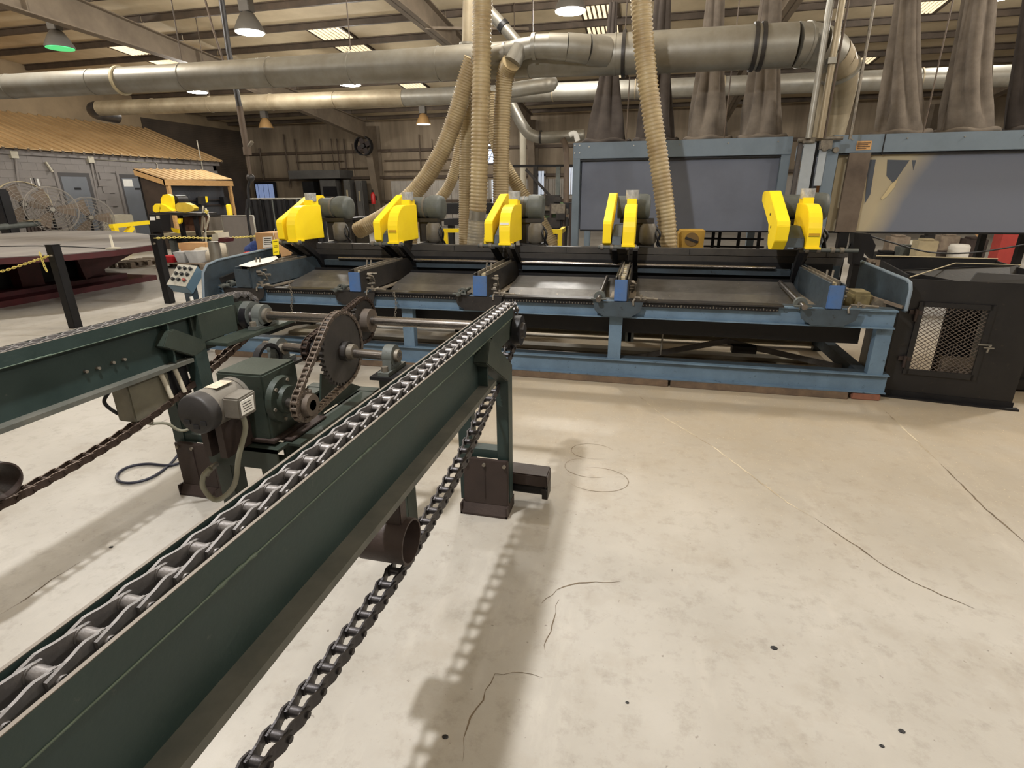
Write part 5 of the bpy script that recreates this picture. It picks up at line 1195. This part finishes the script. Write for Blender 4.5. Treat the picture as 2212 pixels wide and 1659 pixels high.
# ---- fans along the office
def fan(u, v, x, R, label, drum=0, m=motorb, stand=True):
    c = at(u, v, x=x); d = Vector((0, 0, CAM_H))-c; d.z = 0; d.normalize(); d = (d+Vector((.35, -.1, 0))).normalized()
    t = thing('shop_fan', label, 'fan', (c.x, c.y, 0), 'shop fans before the office')
    wire = mat('grey_fan_wire', (138, 132, 124), .5, .5)
    cage = MB()
    for k in range(1, 8):
        for s in (.12, -.12): cage.tube(cage.ring(c+d*s, d, R*k/7.5, 28), .006, 4, closed=True)
    up = Vector((0, 0, 1)); sd = d.cross(up).normalized()
    for k in range(12):
        a_ = 2*PI*k/12; q = up*math.cos(a_)+sd*math.sin(a_); cage.tube([c+d*.13+q*.05, c+d*.12+q*R*.93, c-d*.12+q*R*.93], .006, 4)
    o = cage.build('wire_cage', wire, t); o['kind'] = 'stuff'
    for k in range(3):
        a_ = 2*PI*k/3+.5; q = up*math.cos(a_)+sd*math.sin(a_); w2 = q.cross(d)
        MB().prism([c+q*.06-w2*.05, c+q*.06+w2*.05, c+q*R*.85+w2*R*.33, c+q*R*.85-w2*R*.25], d*.015).build('blade', mat('brown_fan_blade', (116, 102, 88), .5, .3), t)
    MB().cyl(c-d*.16, c+d*.03, .09, n=16).build('motor', darkmat, t)
    MB().cyl(c+d*.13, c+d*.15, .05, n=14).build('badge', galv, t)
    if drum: MB().pipe(c-d*.3, c+d*.13, R, R*.97, 32).build('drum', tanpan, t)
    else: MB().pipe(c-d*.03, c+d*.03, R, R*.97, 32).build('rim', wire, t)
    if stand:
        MB().cyl((c.x-d.x*.2, c.y-d.y*.2, 0), (c.x-d.x*.2, c.y-d.y*.2, c.z), .035, n=10).build('stand_pole', blackst, t)
        MB().box(c.x-.35, c.x+.35, c.y-.35, c.y+.35, 0, .04).build('stand_base', blackst, t)
fan(52, 441, -15.2, .54, 'tan rimmed drum fan at far left before the office wall', drum=1)
fan(112, 452, -14.1, .53, 'grey wire shop fan just right of the drum fan')
fan(196, 470, -14.9, .54, 'grey wire shop fan furthest right, before the office door')
c = at(258, 488, x=-15.2)
mb = MB(); mb.box(c.x-.25, c.x+.25, c.y-.3, c.y+.3, 0, 1.0); one('parts_washer', mb, cream, 'pale box standing behind the yellow bracket stand', 'box', bevel=.02)
# yellow bracket stand
ys = thing('yellow_stand', 'yellow steel bracket stand behind the maroon platform', 'stand', tuple(Vector((at(260, 500, x=-14).x, at(260, 500, x=-14).y, 0))))
a = at(240, 489, x=-14); b = at(322, 480, x=-14)
MB().bar(a, b, .14, .1).build('top_beam', yellow, ys)
for (u0, v0, u1, v1) in ((247, 492, 256, 520), (285, 490, 262, 520)): 
    p, q = at(u0, v0, x=-14), at(u1, v1, x=-14); MB().bar(p, q, .12, .12, up=(1, 0, 0)).build('leg', yellow, ys)
p = at(258, 515, x=-14); MB().box(p.x-.1, p.x+.1, p.y-.12, p.y+.15, 0, p.z).build('pedestal', yellow, ys)
# left clutter
c = at(6, 445, x=-14.4); mb = MB(); mb.box(c.x-.15, c.x+.15, c.y-.12, c.y+.12, .4, c.z+.36); mb.box(c.x-.2, c.x+.2, c.y-.18, c.y+.18, 0, .4)
one('black_cart', mb, blackst, 'dark upright cart at the left edge before the drum fan', 'cart', bevel=.03)
pr_ = thing('pipe_rack', 'grey pipe lying on low dark trestles behind the platform', 'rack', tuple(Vector((at(70, 490, x=-14.3).x, at(70, 490, x=-14.3).y, 0))))
a, b = at(-40, 495, x=-14.3), at(108, 480, x=-14.3)
MB().cyl(a, b, .07, n=14).build('pipe', motorg, pr_)
for u in (62, 78, 95, 108, 125):
    p = at(u, 486, x=-14.3); 
    for s in (-.12, .12): MB().bar((p.x, p.y+s, 0), (p.x, p.y+s*.3, p.z-.05), .05, .05).build('trestle_leg', brownst, pr_)
MB().bar(at(55, 477, x=-14.3), at(112, 474, x=-14.3), .16, .03).build('plank', galvd, pr_)

# ---- bench saw in the mid distance
bs = thing('bench_saw', 'small yellow guarded bench saw on a dark stand left of the first trim saw', 'saw', tuple(Vector((at(370, 500, y=10.8).x, 10.8, 0))))
def zp_(pts, y, dy, nm, m, par=bs): return MB().prism([tuple(at(u, v, y=y)) for u, v in pts], (0, dy, 0)).build(nm, m, par)
zp_([(348, 455), (347, 430), (352, 421), (362, 419), (370, 424), (374, 456)], 10.8, .08, 'blade_guard', yellow)
zp_([(330, 455), (330, 446), (336, 440), (344, 442), (347, 450), (343, 458), (336, 459)], 10.7, .12, 'disc_guard', yellow)
zp_([(345, 458), (345, 440), (356, 444), (372, 456)], 10.7, .15, 'link_guard', yellow)
zp_([(382, 456), (379, 442), (384, 438), (400, 438), (412, 443), (420, 450), (418, 455), (400, 459)], 10.8, .14, 'cover', yellowd)
p = at(377, 432, y=11.0); MB().cyl(p, p+Vector((.0, .3, 0)), .11, n=18).build('motor', darkmat, bs)
zp_([(325, 459), (426, 461), (426, 466), (325, 464)], 10.7, .6, 'table_top', darkmat)
for u in (335, 385, 418):
    p = at(u, 464, y=10.8); MB().box(p.x-.04, p.x+.04, 10.8, 10.88, 0, p.z).build('leg', blackst, bs)
zp_([(384, 472), (391, 472), (391, 480), (387, 484), (383, 479)], 10.7, .05, 'yellow_clip', yellow)
zp_([(367, 492), (384, 496), (386, 504), (375, 502)], 10.7, .05, 'yellow_tray', yellow)
zp_([(392, 468), (432, 468), (430, 500), (395, 500)], 10.95, .3, 'rusty_bin', mat('rusty_bin', (98, 66, 44), .8, 0, (70, 46, 32), 6, .8))
sb = thing('switch_box', 'black switch box on a short post just above the second barrier post', 'switch box', tuple(Vector((at(336, 500, y=10.2).x, 10.2, 0))))
zp_([(321, 463), (347, 463), (350, 500), (326, 502)], 10.2, .25, 'box_body', blackst, sb)
zp_([(323, 468), (334, 468), (335, 476), (324, 476)], 10.19, .01, 'label_plate', white, sb)
zp_([(337, 466), (344, 466), (345, 473), (338, 473)], 10.19, .01, 'label_plate', cream, sb)
p = at(338, 500, y=10.3); MB().box(p.x-.05, p.x+.05, 10.25, 10.35, 0, p.z).build('post', blackst, sb)
# tripod light stand
ls = thing('pendant_stand', 'pale twin pole stand with a black box and yellow tag on top', 'stand', tuple(Vector((at(440, 530, y=11).x, 11, 0))))
for (u0, v0, u1, v1) in ((439, 445, 433, 540), (444, 450, 452, 470), (452, 470, 437, 520), (441, 470, 446, 530)): MB().bar(at(u0, v0, y=11), at(u1, v1, y=11), .03, .03).build('pole', cream, ls)
zp_([(427, 424), (438, 424), (439, 441), (428, 441)], 11, .12, 'box', rubber, ls)
zp_([(443, 424), (447, 424), (449, 437), (445, 438)], 10.97, .01, 'yellow_tag', yellow, ls)
zp_([(441, 454), (449, 455), (447, 462), (443, 460)], 10.97, .03, 'yellow_ribbon', plast, ls)
p = at(436, 540, y=11); MB().box(p.x-.2, p.x+.2, 10.8, 11.2, 0, .05).build('base', brownst, ls)
MB().cyl((p.x, 11, .05), (p.x, 11, p.z+.05), .03, n=8).build('pole', cream, ls)
# work table and boxes
wt = thing('work_table', 'low bench with pale top behind the stretched chain', 'table', tuple(Vector((at(400, 560, y=11.6).x, 11.6, 0))))
zp_([(352, 504), (462, 500), (470, 507), (352, 511)], 11.4, .6, 'table_top', tanpan, wt)
zp_([(364, 511), (455, 508), (455, 522), (364, 525)], 11.6, .05, 'apron', rubber, wt)
for u in (370, 445): p = at(u, 520, y=11.5); MB().box(p.x-.07, p.x+.07, 11.5, 11.6, 0, p.z).build('leg', motorg, wt)
def pallet(name, label, x0, x1, y0, y1, z0=0):
    t = thing(name, label, 'pallet', ((x0+x1)/2, (y0+y1)/2, z0), 'timber pallets on the floor')
    for k in range(3):
        x = x0+(x1-x0-.09)*k/2
        for y in (y0, (y0+y1)/2-.06, y1-.12): MB().box(x, x+.09, y, y+.12, z0+.02, z0+.105).build('block', woodg, t)
        MB().box(x, x+.09, y0, y1, z0, z0+.02).build('runner', woodg, t)
    n = 6
    for k in range(n):
        y = y0+(y1-y0-.1)*k/(n-1); MB().box(x0, x1, y, y+.1, z0+.105, z0+.127).build('deck_board', woodg, t)
    return t
a = at(262, 575, z=0); b = at(338, 572, z=0); pallet('pallet', 'grey pallet between the maroon platform and the barrier posts', a.x, b.x, a.y-.3, a.y+.7)
a = at(357, 577, z=0); b = at(440, 583, z=0); pallet('pallet', 'pallet loaded with bins right of the second barrier post', a.x, b.x, b.y, b.y+.85)
PX0, PY0, PX1 = a.x, b.y, b.x; PW = PX1-PX0
def bx(name, label, x0, x1, y0, y1, z0, z1, m, cat='box', bevel=.006, taper=0):
    mb = MB(); mb.hexa([(x0+taper, y0+taper, z0), (x1-taper, y0+taper, z0), (x1-taper, y1-taper, z0), (x0+taper, y1-taper, z0), (x0, y0, z1), (x1, y0, z1), (x1, y1, z1), (x0, y1, z1)])
    return one(name, mb, m, label, cat, bevel=bevel)
bx('red_crate', 'small red crate on the loaded pallet', PX0+.04, PX0+.34*PW, PY0+.05, PY0+.4, .128, .26, mat('crate_red', (176, 36, 44), .5), 'crate', taper=.02)
clearb = mat('cloudy_plastic_bin', (196, 196, 196), .35, 0, (168, 168, 168), 8, .5)
bx('plastic_bin', 'cloudy plastic bin left of its twin on the loaded pallet', PX0+.38*PW, PX0+.60*PW, PY0+.05, PY0+.4, .128, .36, clearb, 'bin', taper=.04)
bx('plastic_bin', 'cloudy plastic bin right of its twin on the loaded pallet', PX0+.63*PW, PX0+.88*PW, PY0+.05, PY0+.4, .128, .38, clearb, 'bin', taper=.04)
bx('cardboard_box', 'flat cardboard box behind the plastic bins', PX0+.25*PW, PX0+.80*PW, PY0+.45, PY0+.8, .128, .52, card)
c = at(452, 560, y=10.4); mb = MB(); r = random.Random(4)
for k in range(5): mb.sph((c.x+r.random()*.4-.2, 10.4+r.random()*.3, .2+r.random()*.18), .22, 8, (1.2, 1, .8))
one('plastic_heap', mb, mat('dusty_plastic_sheet', (188, 178, 160), .6, 0, (160, 150, 134), 8, .6, .2, 30), 'crumpled heap of dusty sheeting right of the plastic bins', 'sheeting')
vs_ = thing('vise_stand', 'grey pedestal stand with a white and maroon head behind the first saw wing', 'stand', tuple(Vector((at(467, 560, y=6.3).x, 6.3, 0))))
c = at(467, 555, y=6.3)
MB().cyl((c.x, 6.3, .03), (c.x, 6.3, at(467, 522, y=6.3).z), .085, .07, n=16).build('column', galv, vs_)
MB().cyl((c.x, 6.3, 0), (c.x, 6.3, .03), .2, n=18).build('base_plate', galv, vs_)
zp_([(456, 521), (458, 506), (470, 503), (473, 519)], 6.2, .2, 'head', cream, vs_)
zp_([(472, 514), (488, 515), (487, 523), (471, 522)], 6.2, .15, 'red_handle', redp, vs_)
# screens
sg = thing('welding_screen', 'row of black curtain screens behind the first trim saw', 'screen', tuple(Vector((at(600, 520, y=11.5).x, 11.5, 0))))
a = at(537, 430, y=11.5); b = at(697, 425, y=11.5); ztop = a.z
MB().cyl((a.x, 11.5, ztop), (b.x, 11.5, ztop), .02, n=8).build('top_rail', galv, sg)
for k in range(6):
    xa = a.x+(b.x-a.x)*k/6; xb = a.x+(b.x-a.x)*(k+1)/6
    pts = [(xa+(xb-xa)*q/8, 11.5+.03*math.sin(q*1.6), 0) for q in range(9)]
    mb = MB(); mb.grid([[(x, y, .15) for x, y, _ in pts], [(x, y, ztop-.02) for x, y, _ in pts]]); mb.grid([[(x, y+.004, .15) for x, y, _ in pts], [(x, y+.004, ztop-.02) for x, y, _ in pts]]); mb.build('curtain', blackst, sg)
    MB().cyl((xa, 11.47, 0), (xa, 11.47, ztop), .018, n=8).build('upright', motorg if k % 2 == 0 else blackst, sg)
MB().bar((a.x, 11.45, ztop), (a.x-.25, 11.2, 0), .04, .04).build('brace', blackst, sg)
gp_ = thing('steel_divider', 'grey sheet steel divider left of the black screens', 'divider', tuple(Vector((at(510, 520, y=10.5).x, 10.5, 0))))
a = at(478, 466, y=10.5); b = at(546, 466, y=10.5)
MB().box(a.x, b.x, 10.5, 10.53, .1, a.z).build('sheet', mat('grey_sheet', (128, 122, 116), .5, .3, (108, 102, 98), 2, .6), gp_)
MB().tube([(a.x, 10.51, .0), (a.x, 10.51, a.z), (b.x, 10.51, a.z), (b.x, 10.51, 0)], .022, 8).build('frame', galv, gp_)
c = at(570, 537, y=6.4); bxo = thing('shipping_carton', 'cardboard carton with a white label behind the yellow tag', 'box', (c.x, 6.5, 0))
a = at(550, 503, y=6.4); b = at(598, 540, y=6.4)
MB().box(a.x, b.x, 6.4, 6.8, b.z-.1, a.z).build('carton', card, bxo, bevel=.005)
zp_([(567, 512), (588, 511), (588, 533), (568, 535)], 6.395, .004, 'label_sheet', white, bxo)
for k in range(4): zp_([(570, 515+k*4), (585, 514.5+k*4), (585, 516+k*4), (570, 516.5+k*4)], 6.393, .002, 'print_line', darkmat, bxo)
MB().box(a.x-.3, b.x+.1, 6.38, 6.82, 0, b.z-.1).build('stand', blackst, bxo)
c = at(541, 533, y=6.45); MBb = MB().sph((c.x, 6.5, b.z-.1+.085), .12, 10, (1, 1, .7)).sph((c.x+.05, 6.48, b.z-.1+.13), .08, 8)
one('blue_jacket', MBb, mat('blue_cloth', (52, 76, 140), .9, 0, (36, 54, 104), 14, .7, .3, 60), 'crumpled blue jacket left of the labelled carton', 'jacket')
one('red_rag', MB().sph((c.x+.02, 6.38, b.z-.1+.035), .09, 10, (1.3, .6, .45)), mat('red_cloth', (206, 72, 58), .9), 'red rag lying under the blue jacket', 'rag')

# ---- drop pipe with air fittings at left
ad = thing('air_drop', 'dark air drop pipe slanting down from the roof left of the screens', 'pipe', tuple(at(534, 345, y=8.5)))
MB().tube([at(446, -235, y=8.5), at(474, -30, y=8.5), at(494, 110, y=8.5), at(517, 230, y=8.5)], .042, 12).build('upper_pipe', darkmat, ad)
MB().tube([at(517, 230, y=8.5), at(529, 300, y=8.5), at(533, 320, y=8.5)], .05, 12).build('lower_pipe', girtm, ad)
MB().tube([at(533, 318, y=8.5), at(535, 335, y=8.5)], .065, 12).build('union', girtm, ad)
MB().tube([at(534, 320, y=8.5), at(545, 306, y=8.5)], .03, 8).build('valve_handle', brass, ad)
MB().tube([at(535, 335, y=8.5), at(538, 360, y=8.5), at(542, 382, y=8.5)], .03, 10).build('nipple', girtm, ad)
MB().sph(at(541, 384, y=8.5), .07, 10).build('coupler', darkmat, ad)
MB().tube(spline([at(540, 386, y=8.5), at(536, 410, y=8.5), at(538, 440, y=8.5), at(536, 475, y=8.5), (at(540, 490, y=8.5).x, 8.5, .02)], 5), .022, 8).build('hose_tail', rubber, ad)
one('roof_cord', MB().tube([at(392, -160, y=9.5), at(438, -20, y=9.5), at(462, 70, y=9.5), at(485, 140, y=9.5), at(497, 165, y=9.5)], .018, 6), girtm, 'thin brown cord slanting beside the dark air drop pipe', 'cord')

# ---- against the back wall
def cab(u0, u1, v0, v1, label, m, y=24.1, d=.45, patch=False):
    a = at(u0, v0, y=y); b = at(u1, v1, y=y); t = thing('electrical_cabinet', label, 'cabinet', ((a.x+b.x)/2, y, 0), 'cabinets along the back wall')
    MB().box(a.x, b.x, y, y+d, 0, a.z).build('body', m, t)
    MB().box(a.x+.06, b.x-.06, y-.03, y, .15, a.z-.1).build('door', m, t)
    if patch: MB().box(a.x+.2, b.x-.2, y-.04, y-.03, a.z-.9, a.z-.45).build('notice', tanpan, t)
gcab = mat('grey_cabinet', (98, 96, 92), .6, .1, (80, 78, 75), 2, .6)
cab(690, 733, 388, 470, 'wide grey cabinet with a dark window on the back wall', gcab)
cab(741, 763, 388, 470, 'narrow grey cabinet with a pale notice on the back wall, left of its twin', gcab, patch=True)
cab(767, 789, 390, 470, 'narrow grey cabinet with a pale notice beside the steel column', gcab, patch=True)
cab(652, 686, 392, 470, 'low dark panel cabinet left of the wide grey cabinet', blacktar)
a = at(697, 403, y=24.05); b = at(729, 424, y=24.05); MB().box(a.x, b.x, 24.05, 24.065, b.z, a.z).build('dark_window', blackst, wb)
a = at(622, 369, y=23.8); b = at(735, 385, y=23.8); MB().box(a.x, b.x, 23.8, 25, b.z, a.z).build('awning', gcab, wb)
wf = thing('wall_fan', 'round dark fan mounted on the steel column at the back wall', 'fan', tuple(at(785, 315, y=23.6)))
c = at(785, 315, y=23.6)
MB().pipe((c.x, 23.5, c.z), (c.x, 23.75, c.z), .40, .36, 24).build('rim', blackst, wf)
for k in range(4): MB().bar((c.x, 23.62, c.z), (c.x+.33*math.cos(k*PI/2+.4), 23.62, c.z+.33*math.sin(k*PI/2+.4)), .2, .02, up=(0, 1, 0)).build('blade', brownst, wf)
MB().cyl((c.x, 23.5, c.z), (c.x, 23.95, c.z), .09, n=12).build('motor', darkmat, wf)
c = at(806, 428, y=23.6); fe = thing('fire_extinguisher', 'red fire extinguisher hanging at the foot of the steel column', 'extinguisher', tuple(c))
MB().lathe([(.09, -.25), (.10, -.2), (.10, .15), (.05, .24), (.03, .26)], tuple(c), n=14).build('cylinder', mat('extinguisher_red', (190, 36, 34), .35), fe)
MB().cyl((c.x, c.y, c.z+.26), (c.x, c.y, c.z+.36), .04, n=10).build('valve', blackst, fe)
MB().box(c.x-.05, c.x+.05, c.y, 23.85, c.z-.1, c.z+.1).build('bracket', blackst, fe)
wp = thing('white_standpipe', 'white vertical pipe between the brown hose and the hood in the distance', 'pipe', tuple(Vector((at(1130, 440, y=19).x, 19, 0))))
MB().cyl((at(1130, 440, y=19).x, 19, 0), (at(1130, 440, y=19).x, 19, at(1130, 296, y=19).z+.3), .11, n=14).build('pipe_run', cream, wp)
# catwalk frame
cw_ = thing('catwalk_frame', 'dark catwalk frame with rail and diagonal brace beyond the third saw', 'frame', tuple(Vector((at(1170, 450, y=14).x, 14, 0))))
a = at(1098, 359, y=14); b = at(1262, 358, y=14)
MB().bar(a, b, .06, .06).build('rail', blackst, cw_)
for u in (1157, 1206, 1250): p = at(u, 360, y=14); MB().box(p.x-.05, p.x+.05, 13.95, 14.05, 0, p.z).build('post', darkmat if u != 1206 else motorg, cw_)
MB().bar(at(1136, 366, y=13.9), at(1196, 432, y=13.9), .06, .06).build('brace', darkmat, cw_)
for (v, h_) in ((447, .16), (477, .1)): 
    a = at(962, v, y=12.6); b = at(1260, v-2, y=12.6); MB().box(a.x, b.x, 12.5, 12.9, a.z-h_, a.z+h_*.5).build('long_beam', blackst, cw_)
for u in (975, 1050, 1130, 1220): p = at(u, 480, y=12.7); MB().box(p.x-.06, p.x+.06, 12.6, 12.75, 0, p.z).build('beam_leg', blackst, cw_)
p = at(1160, 455, y=12.4); 
gm = thing('green_machine', 'green rounded machine housing behind the third saw motor', 'machine', tuple(Vector((at(1195, 470, y=11.5).x, 11.5, 0))))
zp_([(1172, 480), (1172, 432), (1182, 425), (1205, 438), (1213, 446), (1213, 480)], 11.5, .6, 'housing', mat('machine_green', (70, 92, 58), .5, 0, (54, 72, 46), 4, .6), gm)
p0_ = at(1172, 480, y=11.5); p1_ = at(1213, 480, y=11.5); MB().box(p0_.x, p1_.x, 11.5, 12.1, 0, p0_.z).build('base', darkmat, gm)
r = random.Random(9)
for k in range(9):
    u = 1180+r.random()*55; v = 425+r.random()*70; c = at(u, v, y=11.2+r.random()*.3); s = .05+r.random()*.1
    MB().box(c.x-s, c.x+s, c.y, c.y+.15, c.z-s*.7, c.z+s*.7).build('fitting', darkmat if k % 3 else brass, gm)
for k in range(4):
    u = 1190+k*14; c = at(u, 480, y=11.3); MB().cyl((c.x, 11.3, 0), (c.x, 11.3, at(u, 440, y=11.3).z), .03, n=8).build('stanchion', brownst, gm)
# yellow guard rails
def grail(u0, u1, v, y, vend, label, ends):
    a = at(u0, v, y=y); b = at(u1, v, y=y); t = thing('guard_rail', label, 'rail', ((a.x+b.x)/2, y, 0), 'yellow guard rails behind the saw line')
    MB().bar(a, b, .05, .06).build('top_bar', yellow, t)
    for u in ends: p = at(u, v, y=y); MB().box(p.x-.03, p.x+.03, y-.03, y+.03, 0, p.z).build('post', yellow, t)
grail(958, 1050, 498, 8.4, 0, 'yellow guard rail behind the clear ended hose', (962, 1045))
grail(1172, 1214, 500, 8.0, 0, 'yellow guard rail with a square corner behind the third saw', (1210,))
MB().bar(at(1211, 500, y=8.0), at(1219, 494, y=8.5), .05, .06).build('return_bar', yellow, bpy.data.objects['guard_rail.001'])
# yellow round housing and rack under the plain hood
yh = thing('yellow_housing', 'dusty yellow housing with a dark round cover under the plain hood', 'machine', tuple(Vector((at(1492, 540, y=6.6).x, 6.6, 0))))
zp_([(1466, 540), (1466, 506), (1472, 499), (1524, 499), (1521, 516), (1518, 540)], 6.6, .4, 'housing', mat('dusty_yellow_housing', (176, 138, 44), .6, 0, (150, 116, 40), 6, .6), yh)
c = at(1494, 517, y=6.6); MB().cyl((c.x, 6.6, c.z), (c.x, 6.585, c.z), .075, n=24).build('round_cover', mat('brown_cover', (110, 84, 40), .6), yh)
MB().bar((c.x-.07, 6.58, c.z+.02), (c.x+.07, 6.58, c.z-.03), .012, .025).build('cover_bar', darkmat, yh)
c = at(1492, 540, y=6.8); MB().box(c.x-.12, c.x+.12, 6.7, 6.9, 0, c.z).build('pedestal', blackst, yh)
rk = thing('steel_rack', 'dark open steel rack standing under the plain hood', 'rack', tuple(Vector((at(1590, 560, y=8.2).x, 8.2, 0))))
for u in (1542, 1556, 1598, 1642): p = at(u, 500, y=8.2+.3*(u % 2)); MB().box(p.x-.02, p.x+.02, p.y, p.y+.04, 0, p.z+.05).build('upright', blackst, rk)
for v in (515, 532): MB().bar(at(1520, v, y=8.2), at(1650, v+2, y=8.2), .025, .025).build('rung', blackst, rk)
# ---- clutter at right, beyond the torn hood
for k, (u, v, lab) in enumerate(((1955, 583, 'grey pallet at right below the torn hood, nearest the wing'), (2040, 580, 'grey pallet at right below the torn hood, beside the red post'), (2010, 553, 'grey pallet further back below the torn hood'))):
    a = at(u, v, z=0); pallet('pallet', lab, a.x-.5, a.x+.6, a.y, a.y+.9)
    names_ = (('weathered', woodg), ('pale', tanpan), ('grey', motorg), ('dark', darkmat), ('brown', brownst))
r = random.Random(12); shp = []
spots = [(1930, 540), (1965, 530), (2000, 525), (2035, 545), (2070, 530), (2090, 548), (1950, 560), (1985, 566), (2020, 560), (2060, 566), (2095, 522), (1910, 556)]
nm_ = ['weathered box behind the wing corner', 'white drum among the clutter below the torn hood', 'dark crate among the clutter below the torn hood', 'grey brown carton among the clutter below the torn hood', 'grey motor block among the clutter below the torn hood', 'brown case near the red post', 'low grey casting nearest the wing', 'pale bundle on the front pallet', 'rusty casting on the middle pallet', 'dusty white roll before the red post', 'small tan box furthest back by the red post', 'short dark stub beside the hood leg']
ms_ = [woodg, cream, darkmat, woodg, motorb, brownst, motorg, tanpan, brownst, white, card, blackst]
for k, (u, v) in enumerate(spots):
    z0 = 0
    c = at(u, v+16, z=z0); s = .16+.1*r.random(); hgt = .25+.35*r.random()
    mb = MB()
    if k in (1, 9): mb.lathe([(s, 0), (s*1.05, .05), (s*1.05, hgt-.05), (s*.9, hgt), (0, hgt+.01)], tuple(c), n=18)
    elif k in (4, 8): mb.cyl((c.x-s, c.y, c.z+s), (c.x+s, c.y, c.z+s), s, n=16); mb.box(c.x-s*.7, c.x+s*.7, c.y-s*.6, c.y+s*.6, c.z, c.z+.12); mb.cyl((c.x+s, c.y, c.z+s), (c.x+s*1.5, c.y, c.z+s), s*.4, n=10)
    else: mb.box(c.x-s, c.x+s, c.y-s*.8, c.y+s*.8, c.z, c.z+hgt); mb.box(c.x-s*.6, c.x+s*.5, c.y-s*.82, c.y+s*.5, c.z+hgt, c.z+hgt+.04)
    one(('scrap_box', 'drum', 'crate', 'carton', 'motor_block', 'case', 'casting', 'bundle', 'casting', 'roll', 'carton', 'stub_block')[k], mb, ms_[k], nm_[k], 'scrap', 'clutter below the torn hood', bevel=.01)
rc = thing('red_post', 'wide red steel post at the right edge below the torn hood', 'post', tuple(Vector((at(2160, 580, y=11).x, 11, 0))))
a = at(2146, 580, y=11); b = at(2182, 580, y=11); zt_ = at(2170, 470, y=11).z
MB().box(a.x, b.x, 11, 11.25, 0, zt_).build('post_face', redb, rc)
MB().box(a.x-.03, b.x+.03, 10.97, 11.0, .1, .25).build('foot_plate', redb, rc)
for u, lab, yy in ((2108, 'thin black post left of the red post', 8.6), (2196, 'thin black post right of the red post', 8.0)):
    p = at(u, 575, y=yy); t_ = thing('barrier_post', lab, 'post', (p.x, yy, 0), 'black barrier posts'); MB().box(p.x-.035, p.x+.035, yy, yy+.07, 0, at(u+8, 490, y=yy).z).build('post_tube', blackst, t_)
p = at(1905, 552, y=9.3); MB_ = MB().box(p.x-.02, p.x+.02, 9.3, 9.34, 0, at(1935, 500, y=9.3).z)
bm_ = thing('black_bracket', 'black angled machine leg under the left end of the torn hood', 'bracket', tuple(Vector((at(1860, 560, y=7.0).x, 7.0, 0))))
zp_([(1840, 572), (1846, 503), (1880, 505), (1892, 530), (1885, 560), (1868, 540), (1862, 572)], 6.9, .15, 'angle_plate', blackst, bm_)
p = at(1852, 565, y=7); MB().box(p.x-.06, p.x+.06, 6.92, 7.04, 0, p.z+.05).build('leg', blackst, bm_)
one('sagging_cable', MB().tube(spline([at(1880, 510, y=7.4), at(1930, 525, y=7.4), at(2010, 545, y=7.4), at(2110, 545, y=7.4), at(2230, 525, y=7.4)], 8), .010, 6), rubber, 'thin black cable sagging below the torn hood panel', 'cable')
one('sagging_cable', MB().tube(spline([at(1845, 505, y=7.0), at(1835, 530, y=7.0), at(1815, 575, y=6.8), at(1812, 600, y=6.2)], 8), .010, 6), rubber, 'black cable dropping from the hood leg behind the fifth saw', 'cable')

a = at(742, 478, y=7.1); b = at(800, 545, y=7.1)
di = thing('dust_inlet', 'dark sheet box where the curved hose ends behind the first saw', 'box', ((a.x+b.x)/2, 7.2, 0))
MB().box(a.x, a.x+.22, 7.0, 7.4, 0, a.z+.02).build('inlet_body', darkmat, di, bevel=.01)
MB().box(a.x-.03, a.x+.25, 6.97, 7.43, a.z+.02, a.z+.05).build('inlet_lid', blackst, di)
